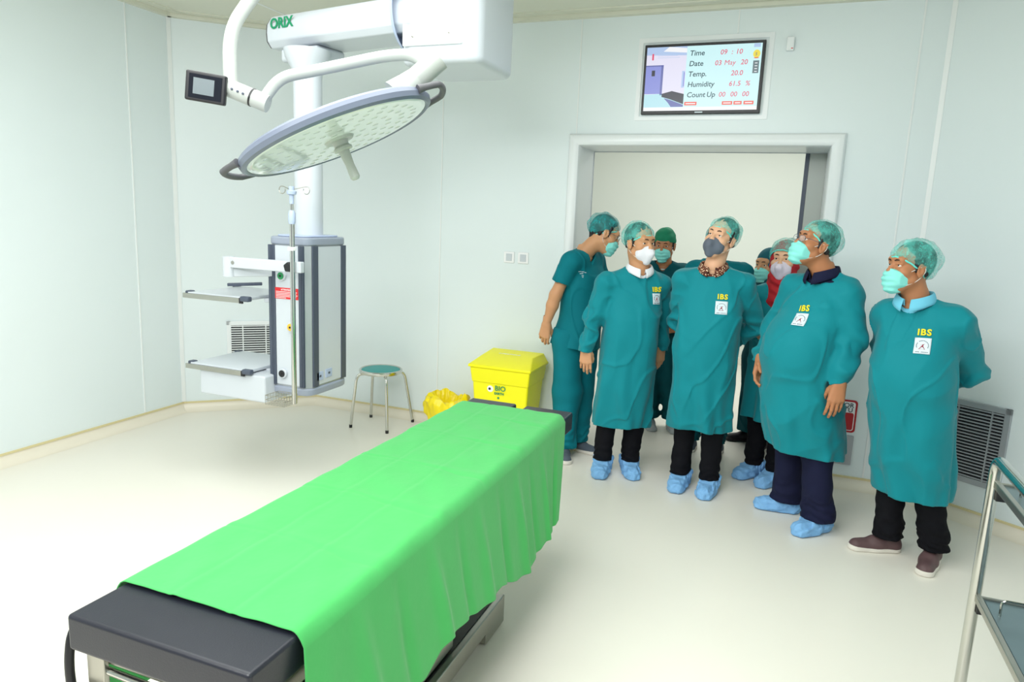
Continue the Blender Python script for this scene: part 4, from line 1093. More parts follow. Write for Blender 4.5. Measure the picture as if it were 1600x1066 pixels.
def collar(fr_o, yaw, r0, h, spread, m, name, root, front=True, tilt=.30, drop=.0):
    """folded shirt collar: stands around the neck, opens in a V at the front"""
    f = np.array([math.cos(math.radians(yaw)), math.sin(math.radians(yaw)), 0]); l = np.array([-f[1], f[0], 0]); o = np.array(fr_o, float)
    n = 60; rows = [(0.0, 0.0, 0), (.004, h * .55, 0), (.006, h, 0), (.010, h + .003, 0), (.015, h * .9, 1), (.021, h * .45, 1), (.025, .002, 1), (.028, -.010, 2)]
    V = []
    for i in range(n):
        a = (-math.pi + spread) + (2 * math.pi - 2 * spread) * i / (n - 1)      # 0 = back of the neck
        fr = abs(a) / math.pi
        d = -f * math.cos(a) + l * math.sin(a)
        pt = 1 + 1.0 * max(0, (fr - .55) / .4) ** 2
        for dr, z, k_ in rows:
            zz = z if k_ == 0 else (z if k_ == 1 else z * pt)
            rr_ = r0 * (1 + .06 * fr) + dr * (.85 + .15 * fr)
            V.append(o + d * rr_ + np.array([0, 0, zz - tilt * rr_ * (-math.cos(a)) * 1.0 * (1 if True else 0) * (fr ** 1) * .9 + .012 * (1 - fr) - drop * fr]))
    k = len(rows); mb = MB(); mb.add(V, [(i * k + j, (i + 1) * k + j, (i + 1) * k + j + 1, i * k + j + 1) for i in range(n - 1) for j in range(k - 1)])
    ob = mb.build(name, m, None, smooth=True); ob.parent = root
    s_ = ob.modifiers.new('thick', 'SOLIDIFY'); s_.thickness = .0022; s_.offset = 0
    return ob

def lbuild(mb, name, m, parent, smooth=True, bevel=0):
    o = mb.build(name, m, None, smooth=smooth, bevel=bevel); o.parent = parent; return o

def person(P):
    b = P['base']; yaw = P['yaw']; fb = np.array([math.cos(math.radians(yaw)), math.sin(math.radians(yaw)), 0.0]); lb = np.array([-fb[1], fb[0], 0.0])
    J = {k: np.array(v, float) for k, v in P.items() if isinstance(v, tuple) and len(v) == 3 and k not in ('base', 'cap', 'look')}
    if P['top'] == 'gown': J['shR'] = J['shR'] - [0, 0, .024]; J['shL'] = J['shL'] - [0, 0, .024]
    fr = Frame(J['head'], *P['look'])
    nl = fr.loc(J['neck'])
    skin = M[P['skin']]; sc = P.get('hs', 1.0)
    # ---------------- the body: one surface
    parts = []
    hv, hq = head_mesh(nl + np.array([0, 0, 0])); parts.append(place(fr, hv, hq))
    pel = J['pel']; shR, shL, neck = J['shR'], J['shL'], J['neck']
    lo = np.min([J[k] for k in J], 0) - .15; hi = np.max([J[k] for k in J], 0) + .15; lo[2] = 0.02; hi[2] = neck[2] + .05
    hR = np.array([*P['hR'], 0]); hL = np.array([*P['hL'], 0]); tR = np.array([*P['tR'], 0]); tL = np.array([*P['tL'], 0])
    if P['foot'][0] == 'cover':
        for q_ in (hR, hL, tR, tL): q_[1] += .03
    dR = (tR - hR) / np.linalg.norm(tR - hR); dL = (tL - hL) / np.linalg.norm(tL - hL)
    aR = hR + dR * .035 + [0, 0, .09]; aL = hL + dL * .035 + [0, 0, .09]
    for q in (aR, aL, tR, tL): lo = np.minimum(lo, q - .10); hi = np.maximum(hi, q + .10)
    lo[2] = 0.0; hi[2] = neck[2] + .06
    hipR = pel - lb * .085; hipL = pel + lb * .085
    kR = (hipR + aR) / 2 + fb * .015; kL = (hipL + aL) / 2 + fb * .015
    F = Field(lo, hi, .0065)
    F.rc(neck + [0, 0, .03], neck - [0, 0, .03], .05, .06)
    F.rc(shR - [0, 0, .03], shL - [0, 0, .03], .036, .036, .02)
    ch = (shR + shL) / 2 - [0, 0, .14]
    F.rc(ch, pel, .075, .085, .05)
    for hp, kn, an, tt in ((hipR, kR, aR, tR), (hipL, kL, aL, tL)):
        F.rc(hp, kn, .068, .048, .04); F.rc(kn, an, .046, .034, .02); F.rc(an - [0, 0, .03], np.array([*((an[:2] * .6 + tt[:2] * .4)), .032]), .026, .018, .01)
    for s_, sh in (('R', shR), ('L', shL)):
        el, wr = J['el' + s_], J['wr' + s_]
        F.rc(sh, el, .038, P.get('armr', .033), .02); F.rc(el, el + (wr - el) * .35, P.get('armr', .033), P.get('armr', .033) * .98, .015); F.rc(el + (wr - el) * .35, wr, P.get('armr', .033) * .98, .0245, .015)
    parts.append(F.mesh())
    for s_, rt in (('R', True), ('L', False)):
        if 'tip' + s_ in J and not P.get('nohand' + s_):
            parts.append(hand_at(J['wr' + s_], J['tip' + s_], P.get('thumb' + s_, tuple(fb)), rt, P.get('curl' + s_, .55), P.get('handscale', 1.0)))
    V, Q = vjoin(*parts)
    root = mesh_np('person', V, Q, skin, loc=(b[0], b[1], 0))
    tag(root, P['label'], 'person')
    def add(name, vq, m, parent=root, label=None):
        o = mesh_np(name, vq[0], vq[1], m, parent)
        if label: o['label'] = label
        return o
    def G(pts): return [fr.pt(*p) for p in pts]
    # ---------------- face
    for s_ in (-1, 1):
        look = P.get('gaze', (0, 0))
        e = MB().lathe([(.0118 * math.sin(t), -.0118 * math.cos(t)) for t in [i * math.pi / 10 for i in range(11)]], fr.pt(s_ * .031, .0716, .0080), Vector(fr.f), 20)
        eb = lbuild(e, 'eye', M['eyewhite'], root)
        gd = Vector(fr.f + fr.l * look[0] + fr.u * look[1]).normalized(); c_ = fr.pt(s_ * .031, .0716, .0080)
        lbuild(MB().lathe([(0, .0125), (.003, .0123), (.0056, .0105), (.006, .0095)], c_, gd, 16), 'iris', M['iris'], eb)
        if P.get('brow', True):
            lbuild(MB().tube(G([(s_ * .014, .094, .030), (s_ * .024, .093, .0345), (s_ * .036, .087, .034), (s_ * .048, .077, .028)]), [.0022, .0032, .003, .0014], 8), 'eyebrow', M['brow'], root)
    # ---------------- headwear
    if P.get('hair', True): add('hair', place(fr, *HAIR), M['hair'])
    cp = P['capkind']
    if cp in ('bouffant', 'hijabcap'):
        big = P.get('capbig', .955); low = P.get('caplow', 0.0)
        if cp == 'hijabcap': big = max(big, 1.06)
        c = add('bouffant_cap', place(fr, *cap_mesh(P['seed'], big, low)), M[P.get('capmat', 'cap')])
        bp = capband(big, low)
        lbuild(MB().tube(G(bp), .0042, 8, closed=True), 'cap_band', M['capband'], c)
    if cp == 'cloth':
        F2 = Field((-.12, -.14, -.08), (.12, .13, .16), .004)
        F2.ell((0, -.020, .045), (.086, .108, .088)); F2.rc((0, .03, .09), (0, -.07, .09), .055, .05, .04)
        nz = noise(7, (10, 10, 14)); F2.all(lambda x, y, z: .003 * nz(x, y, z)); F2.all(lambda x, y, z: -((y - .09) * -.25 + (z - .047)) + 0 * x, 'i')
        add('surgical_cap', place(fr, *F2.mesh()), M['greencap'])
    if cp in ('hijab', 'hijabcap'):
        F2 = Field((-.17, -.19, -.34), (.17, .16, .17), .005)
        F2.ell((0, -.024, .036), (.090, .106, .104)); F2.rc((0, -.01, -.04), (0, -.015, -.13), .082, .078, .05)
        F2.rc((0, .0, -.14), (0, -.02, -.25), .080, .115, .05)
        nz = noise(P['seed'] + 9, (8, 8, 22)); F2.all(lambda x, y, z: .005 * nz(x, y, z) * np.clip((.02 - z) / .05, 0, 1))
        F2.ell((0, .110, -.022), (.057, .10, .082), .01, 's')
        add('hijab', place(fr, *F2.mesh()), M[P['hijabmat']])
    # ---------------- mask with loops
    if P.get('mask'):
        mk, mm = P['mask']
        mo = add('face_mask', place(fr, *MASKS[mk]), M[mm])
        for s_ in (-1, 1):
            if P.get('noloop'): break
            e_ = (s_ * .086, -.012, .018); e2 = (s_ * .084, -.020, -.022)
            w_ = .062
            lbuild(MB().tube(arc(G([(s_ * (w_ - .004), .048, -.026), (s_ * .0815, .010, .006), e_, (s_ * .088, -.024, .0), e2, (s_ * .070, .0, -.058), (s_ * (w_ - .006), .044, -.084)]), .02, 5), .0014, 8), 'ear_loop', M['loop'], mo)
    if P.get('glasses'):
        gl = MB(); rims = []
        for s_ in (-1, 1):
            pts = []
            for i in range(28):
                t = 2 * math.pi * i / 28; x = math.copysign(abs(math.cos(t)) ** .7, math.cos(t)) * .0245; z = math.copysign(abs(math.sin(t)) ** .75, math.sin(t)) * .0155
                xx = s_ * .0335 + x; pts.append((xx, .106 - .28 * abs(xx) ** 1.0 * .45 + .0, .006 + z))
            rims.append(pts); gl.tube(G(pts), .0011, 8, closed=True)
            gl.tube(G([(s_ * .058, .098 - .007, .012), (s_ * .075, .070, .014), (s_ * .083, .0, .012), (s_ * .084, -.02, .0)]), .0013, 8)
        gl.tube(G([(-.009, .1045, .010), (0, .108, .013), (.009, .1045, .010)]), .0012, 8)
        go = lbuild(gl, 'spectacles', M['dark'], root)
        for pts in rims:
            lm = MB(); n_ = len(pts); lm.add(G(pts), [tuple(range(n_))]); lo_ = lbuild(lm, 'lens', M['lens'], go, smooth=False)
            sm = lo_.modifiers.new('t', 'SOLIDIFY'); sm.thickness = .001
    # ---------------- trousers
    tm = M[P.get('trmat', 'trousers')]
    tw = P.get('trw', 1.0)
    loT = np.minimum.reduce([aR, aL, pel]) - .16; hiT = np.maximum.reduce([aR, aL, pel]) + .16; loT[2] = .02; hiT[2] = pel[2] + (.12 if P['top'] == 'gown' else .10)
    F3 = Field(loT, hiT, .0065)
    for hp, kn, an in ((hipR, kR, aR), (hipL, kL, aL)):
        gk = .80 if P['top'] == 'gown' else 1.0
        F3.rc(hp, kn, .095 * tw * gk, .080 * tw * gk, .04); F3.rc(kn, an + [0, 0, -.035], .080 * tw * gk, P.get('cuffr', .062), .03)
    F3.rc(pel + [0, 0, .05], pel, .11 * gk, .11 * gk, .05)
    n1 = noise(P['seed'] + 20, (5, 5, 9)); n2 = noise(P['seed'] + 21, (4, 4, 3))
    F3.all(lambda x, y, z: .007 * n1(x, y, z) * np.clip((.45 - z) / .3, .35, 1) + .006 * n2(x, y, z) + .004 * np.sin(z * 120 + 5 * n2(x, y, z)) * np.clip((.24 - z) / .1, 0, 1))
    zc = P.get('cuffz', .088)
    F3.all(lambda x, y, z: zc - z + 0 * x + 0 * y, 'i')
    F3.all(lambda x, y, z: z - hiT[2] + .03 + 0 * x + 0 * y, 'i')
    add('trousers', F3.mesh(), tm)
    # ---------------- footwear
    for s_, h_, t_, rt in (('R', hR, tR, 1), ('L', hL, tL, 0)):
        fk, fm = P['foot']
        ft = add('shoe_cover' if fk == 'cover' else 'shoe', foot_at(h_[:2], t_[:2], fk, rt), M[fm])
        if fk == 'cover':
            pass
        else: add('sole', foot_at(h_[:2], t_[:2], 'sole', rt), M[P.get('solemat', 'sole')], ft)
    # ---------------- gown or scrub top
    gm = M[P.get('topmat', 'gown')]
    el = {s_: J['el' + s_] for s_ in 'RL'}; wr = {s_: J['wr' + s_] for s_ in 'RL'}; sh = {'R': shR, 'L': shL}
    hem = P['hem']; W_ = P['W']       # rows: (z, half width, half depth, forward offset)
    zt = np.array([r[0] for r in W_][::-1]); wt = np.array([r[1] for r in W_][::-1]); dt = np.array([r[2] for r in W_][::-1]); ot = np.array([r[3] for r in W_][::-1])
    mid = (aR + aL) / 2; cz = np.array([0.1, pel[2], ch[2], neck[2]]); cxs = np.array([mid[0], pel[0], ch[0], (neck[0] + ch[0]) / 2]); cys = np.array([mid[1], pel[1], ch[1], (neck[1] + ch[1]) / 2])
    zz = np.linspace(0, 2, 401)
    def sm(t, v):
        a = np.interp(zz, t, v); k = np.exp(-.5 * (np.arange(-16, 17) / 7.0) ** 2); k /= k.sum(); return np.convolve(np.pad(a, 16, 'edge'), k, 'valid')
    wz, dz, oz, cx_, cy_ = sm(zt, wt), sm(zt, dt), sm(zt, ot), sm(cz, cxs), sm(cz, cys)
    pts = [shR, shL, el['R'], el['L'], wr['R'], wr['L'], pel, mid]
    lo4 = np.min(pts, 0) - .12; hi4 = np.max(pts, 0) + .12
    rad = float(max(wt.max(), dt.max())) + .06
    for c0 in (pel, mid, ch): lo4[:2] = np.minimum(lo4[:2], c0[:2] + fb[:2] * ot.max() - rad); hi4[:2] = np.maximum(hi4[:2], c0[:2] + fb[:2] * ot.max() + rad)
    lo4[2] = hem - .03; hi4[2] = max(neck[2], shR[2], shL[2]) + .08
    F4 = Field(lo4, hi4, .0065)
    ztop = max(shR[2], shL[2]) + .050
    nA = noise(P['seed'] + 30, (3.2, 3.2, 1.2)); nB = noise(P['seed'] + 31, (2.3, 2.3, 1.9)); nC = noise(P['seed'] + 32, (7, 7, 5))
    nD = noise(P['seed'] + 33, (2.6, 2.6, 1.5), 5); ph0 = P['seed'] * 1.7
    pw = P.get('pw', 2.3)
    def skirt(x, y, z, inset=0.0):
        zi = z
        w_ = np.interp(zi, zz, wz).astype(F32) - inset; d_ = np.interp(zi, zz, dz).astype(F32) - inset; o_ = np.interp(zi, zz, oz).astype(F32)
        cx = np.interp(zi, zz, cx_).astype(F32) + fb[0] * o_; cy = np.interp(zi, zz, cy_).astype(F32) + fb[1] * o_
        px = x - cx; py = y - cy; L_ = px * lb[0] + py * lb[1]; Fw = px * fb[0] + py * fb[1]
        th = np.arctan2(L_ / w_, Fw / d_); dn = np.clip((pel[2] + .25 - z) / max(.2, pel[2] + .25 - hem), 0, 1)
        r = (np.abs(L_ / w_) ** pw + np.abs(Fw / d_) ** pw) ** (1 / pw)
        fold = P.get('fold', .021) * dn ** 1.2 * (np.sin(5 * th + ph0 + .8 * nA(x, y, z)) * .55 + np.sin(8 * th - ph0 * 2 + 1.4 * nA(x, y, z)) * .45)
        return (r - 1) * np.minimum(w_, d_) - fold
    sr = P.get('sleeve', (.066, .059, .049))
    if P['top'] == 'gown':
        for s_ in 'RL':
            F4.rc(sh[s_], el[s_], sr[0], sr[1], .035)
            d_ = wr[s_] - el[s_]; L_ = np.linalg.norm(d_); u = d_ / L_
            F4.rc(el[s_], wr[s_] - u * .05, sr[1], sr[2], .03); F4.rc(wr[s_] - u * .05, wr[s_] + u * .005, sr[2], .034, .012); 
            F4.rc(wr[s_] + u * -.008, wr[s_] + u * .012, .036, .036, .006)
    else:
        for s_ in 'RL':
            d_ = el[s_] - sh[s_]; c_ = sh[s_] + d_ * .62; F4.rc(sh[s_], c_, .064, .062, .03)
            u = d_ / np.linalg.norm(d_); e1 = c_ + u * .0
            F4.add(lambda x, y, z, u=u, e1=e1: np.where(((x - e1[0]) ** 2 + (y - e1[1]) ** 2 + (z - e1[2]) ** 2) < .13 ** 2, (x - e1[0]) * u[0] + (y - e1[1]) * u[1] + (z - e1[2]) * u[2], -1), e1 - .13, e1 + .13, 0, 'i')
    if P['top'] == 'gown':
        for s_ in 'RL':
            u = (wr[s_] - el[s_]); u = u / np.linalg.norm(u); c_ = wr[s_] + u * .012
            F4.add(lambda x, y, z, u=u, c_=c_: np.where(((x - c_[0]) ** 2 + (y - c_[1]) ** 2 + (z - c_[2]) ** 2) < .07 ** 2, (x - c_[0]) * u[0] + (y - c_[1]) * u[1] + (z - c_[2]) * u[2], -1), c_ - .08, c_ + .08, 0, 'i')
    F4.add(lambda x, y, z: np.maximum(skirt(x, y, z), z - ztop), lo4, [hi4[0], hi4[1], ztop + .02], .03)
    F4.rc(shR, shL, .060, .060, .05)
    F4.rc(shR + (neck - shR) * .35 - [0, 0, .015], neck - [0, 0, .022], .058, .060, .05); F4.rc(shL + (neck - shL) * .35 - [0, 0, .015], neck - [0, 0, .022], .058, .060, .05)
    for e_ in P.get('blobs', ()):      # belly or chest volumes: (left, forward, z, rx, ry, rz)
        c0 = np.array([np.interp(e_[2], zz, cx_), np.interp(e_[2], zz, cy_), e_[2]]) + lb * e_[0] + fb * e_[1]
        A_ = (lb, fb, np.array([0, 0, 1.0])); F4.ell(c0, e_[3:6], .09, 'u', A_)
    # wrinkles: drag lines across the body, crumple on the sleeves
    fs = P.get('wr', 1.0)
    def wrk(x, y, z):
        a = nB(x, y, z); r_ = 1 - np.abs(a) * 1.6
        c_ = np.exp(-(nD(x, y, z) / .13) ** 2)
        return fs * (.0060 * np.clip(r_, -1, 1) - .003 + .0065 * c_ + .0012 * nC(x, y, z))
    F4.all(wrk)
    sleeveN = noise(P['seed'] + 40, (3.6, 3.6, 5.5))
    for s_ in 'RL':
        for p0, p1, am in ((sh[s_], el[s_], .009), (el[s_], wr[s_], .013)):
            mnb = np.minimum(p0, p1) - .1; mxb = np.maximum(p0, p1) + .1; g = rcf(p0, p1, .05, .05)
            if P['top'] == 'gown': F4.add(lambda x, y, z, g=g, am=am: am * np.clip(1 - 2.3 * np.abs(sleeveN(x, y, z)), -.7, 1) * np.clip(1 - g(x, y, z) / .05, 0, 1), mnb, mxb, 0, 'disp')
    # neck opening, hem, hollow skirt
    no = P.get('neckopen', (.064, .060)); nup = np.array(fr.o) * 0 + [0, 0, 1.0]; tl = fb * .45
    if P.get('collar'): F4.rc(neck + fb * .022 + [0, 0, .022], neck + fb * .03 + [0, 0, .16], .094, .13, .006, 's')
    F4.rc(neck + fb * .018 + [0, 0, -.008 + P.get('neckdrop', 0)], neck + fb * .03 + [0, 0, .16], no[0], no[0] + .06, .008, 's')
    if P.get('vneck'):
        F4.rc(neck + fb * .05 + [0, 0, .0], neck + fb * .085 + [0, 0, -.075], .045, .006, .004, 's')
    hd = P.get('hemslope', (0, 0))
    F4.all(lambda x, y, z: hem + hd[0] * (x - mid[0]) + hd[1] * (y - mid[1]) + .006 * nA(x * 1.0, y, 0 * z) - z, 'i')
    F4.add(lambda x, y, z: np.maximum(skirt(x, y, z, .034), z - (hem + .10)), lo4, [hi4[0], hi4[1], hem + .14], 0, 's')
    gv, gq = F4.mesh()
    gown = add('gown' if P['top'] == 'gown' else 'scrub_top', (gv, gq), gm)
    # ---------------- collar
    if P.get('collar'):
        cm, r0, h, sp_ = P['collar'][:4]
        F6 = Field(neck - [.19, .19, .15], neck + [.19, .19, .06], .0055)
        F6.add(lambda x, y, z: np.maximum(skirt(x, y, z, .014), z - ztop), F6.lo, neck + [.19, .19, .06])
        F6.rc(shR, shL, .048, .048, .05)
        F6.rc(shR + (neck - shR) * .35 - [0, 0, .015], neck - [0, 0, .026], .046, .050, .05); F6.rc(shL + (neck - shL) * .35 - [0, 0, .015], neck - [0, 0, .026], .046, .050, .05)
        F6.rc(neck + fb * .012 + [0, 0, -.01], neck + fb * .03 + [0, 0, .16], .060, .09, .004, 's')
        F6.rc(neck + fb * .05 + [0, 0, .0], neck + fb * .10 + [0, 0, -.045], .034, .004, .004, 's')
        lim = .165; F6.all(lambda x, y, z: np.sqrt((x - neck[0]) ** 2 + (y - neck[1]) ** 2 + (z - neck[2]) ** 2) - lim, 'i')
        F6.all(lambda x, y, z: (neck[2] - .125) - z + 0 * x + 0 * y, 'i')
        add('shirt', F6.mesh(), M[cm])
        collar(neck + fb * P.get('colf', .008) + [0, 0, P.get('colz', -.012)], yaw, r0, h, sp_, M[cm], 'shirt_collar', root, tilt=P.get('coltilt', .35))
    # ---------------- embroidered lettering and badge, laid on the cloth
    if P.get('badge'):
        bl, bz, tilt = P['badge']
        bvh = BVHTree.FromPolygons([Vector(v) for v in gv.tolist()], gq.tolist())
        c0 = np.array([np.interp(bz, zz, cx_), np.interp(bz, zz, cy_), bz])
        bd = P.get('badgedir', fb)
        hit = bvh.ray_cast(Vector(c0 + lb * bl + bd * .8), Vector(-bd), 2.0)
        if hit[0] is not None:
            nsum = Vector((0, 0, 0))
            for du in (-.03, 0, .03):
                for dv in (-.03, 0, .03):
                    h2 = bvh.ray_cast(Vector(c0 + lb * (bl + du) + bd * .8 + np.array([0, 0, dv])), Vector(-bd), 2.0)
                    if h2[0] is not None:
                        nn = h2[1]; nn = nn if nn.dot(Vector(bd)) > 0 else -nn; nsum += nn
            n_ = nsum.normalized(); up = Vector((0, 0, 1)); X_ = up.cross(n_).normalized(); Y_ = n_.cross(X_)
            ct, st_ = math.cos(tilt), math.sin(tilt); X2 = X_ * ct + Y_ * st_; Y2 = -X_ * st_ + Y_ * ct
            def on(a, c_, lift=.004):
                g0 = hit[0] + X2 * a + Y2 * c_ + n_ * .2
                h2 = bvh.ray_cast(g0, -n_, .5); base = h2[0] if h2[0] is not None else hit[0] + X2 * a + Y2 * c_
                return base + n_ * lift
            S = P.get('badgesize', .070)
            def sheet(x0, z0, x1, z1, m_, name, lift, parent, N=8):
                mb = MB(); vs = [on(x0 + (x1 - x0) * i / N, z0 + (z1 - z0) * j / N, lift) for j in range(N + 1) for i in range(N + 1)]
                mb.add(vs, [(j * (N + 1) + i, j * (N + 1) + i + 1, (j + 1) * (N + 1) + i + 1, (j + 1) * (N + 1) + i) for j in range(N) for i in range(N)])
                o = lbuild(mb, name, m_, parent); t_ = o.modifiers.new('t', 'SOLIDIFY'); t_.thickness = .0012; return o
            bo = sheet(-S / 2, -S * .56, S / 2, S * .56, M['patch'], 'badge', .0045, root)
            em = MB()
            for i in range(15):      # words set around an arch, too small to read
                if i == 4: continue
                a = math.radians(200 - 220 * i / 14); r = S * .36; c_ = (r * math.cos(a), r * math.sin(a) * .95 + S * .02); t_ = Vector((-math.sin(a), math.cos(a)))
                em.tube([on(c_[0] - t_.x * .0016, c_[1] - t_.y * .0016, .0062), on(c_[0] + t_.x * .0016, c_[1] + t_.y * .0016, .0062)], .0016, 6)
            for i in range(9):
                if i == 3: continue
                x = (-4 + i) * S * .085; em.tube([on(x - .0016, -S * .44, .0062), on(x + .0016, -S * .44, .0062)], .0016, 6)
            lbuild(em, 'woven_words', M['navyink'], bo)
            fg = MB(); fg.tube([on(-.002, -.004), on(.004, .008)], [.004, .002], 8); fg.tube([on(0, 0), on(-.013, -.015)], [.003, .001], 6); fg.tube([on(0, 0), on(.011, -.015)], [.003, .001], 6); fg.tube([on(-.010, .004), on(.010, .010)], [.001, .001], 6)
            fg.tube([on(-.015, -.016), on(.013, -.016)], .0012, 6)
            lbuild(fg, 'woven_figure', M['patchred'], bo)
            tx = text_mb('IBS', .042, (0, 0, 0), (1, 0, 0), (0, 1, 0), .0008, .0014, 'CENTER', spacing=1.15)
            tx.v = [tuple(on(p[0] + P.get('ibsx', .002), p[1] + S * .74, .005 + p[2])) for p in tx.v]
            lbuild(tx, 'embroidered_letters', M['yellowthread'], root, smooth=False)
    if P.get('undershirt'):
        lbuild(MB().tube(arc([Vector(neck + lb * .062 + [0, 0, .0]), Vector(neck + fb * .07 + [0, 0, -.06]), Vector(neck - lb * .062 + [0, 0, .0])], .05, 8), .007, 10), 'undershirt_neckline', M['undershirt'], root)
    for fn in P.get('extra', ()): fn(root, fr, J, fb, lb)
    return root
def stdW(zs, zp, hem, w=.19, d=.125, wh=.205, dh=.16, belly=0.0, back=0.0):
    """gown outline from shoulder to hem: (z, half width, half depth, forward offset)"""
    return [(zs + .06, w * .30, .040, -.005), (zs + .02, w * .62, .062, -.002), (zs - .03, w * .86, .088, .0), (zs - .09, w * .95, d * .92, .004), (zs - .17, w, d, .01), ((zs + zp) / 2 + .02, w * 1.0, d + belly * .6, belly * .6 + .01),
            (zp + .15, w * 1.01, d + belly, belly * .9 + .01), (zp, w * 1.02 + .005, d + belly * .8, belly * .7 + .01), (zp - .2, (w + wh) / 2, dh + belly * .3, belly * .4 + .005), (hem, wh, dh, .0)]

DOWN = (0, 0, -1)
def a_marks(root, fr, J, fb, lb):
    # small white embroidery on the chest of the scrub top
    g = [o for o in root.children if o.name.startswith('scrub_top')][0]
    me = g.data; bvh = BVHTree.FromPolygons([v.co for v in me.vertices], [tuple(p.vertices) for p in me.polygons])
    c = Vector((-.02, -.10, 1.325)); d = Vector((.45, -.89, 0)).normalized(); X_ = Vector((.89, .45, 0))
    def on(a, z):
        h = bvh.ray_cast(c + X_ * a + Vector((0, 0, z)) + d * .5, -d, 1.0); return (h[0] if h[0] is not None else c) + d * .003
    mb = MB()
    for a, z, b_ in ((-.028, .008, -.010), (-.006, .006, .012), (.016, .002, .028), (-.018, -.006, .006), (-.004, -.020, .010), (.0, -.030, .008)):
        mb.tube([on(a, z), on((a + b_) / 2, z), on(b_, z)], .0022, 6)
    lbuild(mb, 'chest_embroidery', M['patch'], root)

people = {}
# man in short-sleeved scrubs at the left, leaning to the right and looking down
people['A'] = person(dict(base=(-1.28, 4.78), label='person in short-sleeved scrubs with bare arm, leaning to the right next to the yellow bin', seed=11, yaw=-28, look=(20, -24, 8), skin='skin1',
    head=(.100, .025, 1.585), neck=(-.03, -.01, 1.452), shR=(-.075, -.165, 1.395), shL=(.015, .165, 1.395), elR=(-.165, -.19, 1.165), wrR=(-.222, -.185, .955), tipR=(-.248, -.175, .80),
    elL=(.10, .225, 1.17), wrL=(.15, .18, .95), tipL=(.17, .15, .80), pel=(-.055, -.015, .86), hR=(-.086, -.072), tR=(.010, -.315), hL=(-.075, .10), tL=(.165, .005),
    curlR=.7, thumbR=(1, .1, -.2), thumbL=(.3, -1, 0), armr=.043,
    top='scrub', topmat='scrub', trmat='scrub', trw=1.18, cuffr=.092, cuffz=.075, foot=('shoe', 'greyshoe'), capkind='bouffant', capmat='capdark', mask=('flat', 'maskteal'), glasses=True,
    hem=.80, W=[(1.45, .06, .045, 0), (1.40, .12, .07, 0), (1.36, .15, .095, 0), (1.30, .175, .12, .0), (1.15, .165, .125, .01), (1.0, .16, .13, .02), (.86, .175, .145, .01), (.78, .185, .15, .01)], fold=.010, neckopen=(.062, .06), vneck=True, extra=[a_marks], hemslope=(-.10, 0)))
# man with white mask
people['B'] = person(dict(base=(-.92, 4.47), label='person in teal gown with white folded mask and white shirt collar', seed=23, yaw=-62, look=(-38, -2, 0), skin='skin1', gaze=(-.2, .05),
    head=(.049, .019, 1.545), neck=(.055, .025, 1.392), shR=(-.130, -.063, 1.310), shL=(.188, .112, 1.310), elR=(-.195, -.085, 1.06), wrR=(-.222, -.13, .862), tipR=(-.212, -.15, .70),
    elL=(.195, .235, 1.05), wrL=(.20, .23, .86), tipL=(.20, .20, .72), pel=(.005, .02, .80), hR=(-.105, .035), tR=(-.085, -.21), hL=(.055, .11), tL=(.145, -.14),
    thumbR=(1, .2, 0), thumbL=(-.6, -.8, 0), top='gown', foot=('cover', 'cover'), capkind='bouffant', mask=('fold', 'maskwhite'),
    hem=.345, W=stdW(1.33, .80, .35, w=.180, d=.125, wh=.185, dh=.155, belly=.03), collar=('shirtwhite', .063, .026, .20), badge=(.118, 1.205, -.05), badgesize=.062))
# man with grey mask
people['C'] = person(dict(base=(-.41, 4.41), label='person in teal gown with dark grey mask and brown batik collar', seed=37, yaw=-92, look=(-112, 12, 9), skin='skin2', gaze=(-.1, .15),
    head=(.034, .013, 1.600), neck=(.010, .015, 1.430), shR=(-.155, .0, 1.365), shL=(.185, .03, 1.365), elR=(-.195, .12, 1.075), wrR=(-.07, .235, .92), tipR=(.02, .26, .86),
    elL=(.275, .16, 1.080), wrL=(.10, .245, .92), tipL=(.02, .245, .88), pel=(.0, .015, .83), hR=(-.085, .085), tR=(-.105, -.15), hL=(.10, .055), tL=(.070, -.19),
    thumbR=(0, 0, 1), thumbL=(0, 0, 1), top='gown', foot=('cover', 'cover'), capkind='bouffant', mask=('fold', 'maskgrey'),
    hem=.418, W=stdW(1.38, .83, .40, w=.185, d=.125, wh=.188, dh=.15, belly=.02), collar=('batik', .064, .030, .24), badge=(.075, 1.200, .0)))
# large man with spectacles
people['D'] = person(dict(base=(.14, 4.13), label='person in teal gown with big belly, spectacles, aqua mask and navy collar, looking up', seed=41, yaw=-138, look=(-150, 17, 4), skin='skin3', gaze=(0, .1), glasses=True,
    head=(-.004, -.003, 1.598), neck=(.060, .020, 1.450), shR=(-.075, .13, 1.378), shL=(.180, -.060, 1.372), elR=(-.155, .20, 1.10), wrR=(-.215, .09, .935), tipR=(-.222, .03, .80),
    elL=(.222, -.095, 1.105), wrL=(.185, -.175, .895), tipL=(.170, -.21, .72), pel=(.045, .04, .82), hR=(.050, .195), tR=(-.205, .170), hL=(.205, -.005), tL=(-.01, -.225),
    thumbL=(-1, -.2, -.1), thumbR=(-.5, -.8, 0), curlL=.4, trmat='navy', trw=1.22, cuffr=.088, cuffz=.075, top='gown', foot=('cover', 'cover'), capkind='bouffant', mask=('flat', 'maskteal'), handscale=1.06, sleeve=(.080, .070, .058),
    hem=.448, hemslope=(-.10, .0), W=stdW(1.40, .84, .44, w=.200, d=.150, wh=.215, dh=.205, belly=.062), blobs=[(0, .135, 1.03, .15, .12, .16)], collar=('navy', .066, .036, .20), coltilt=.4, badge=(.070, 1.205, .05)))
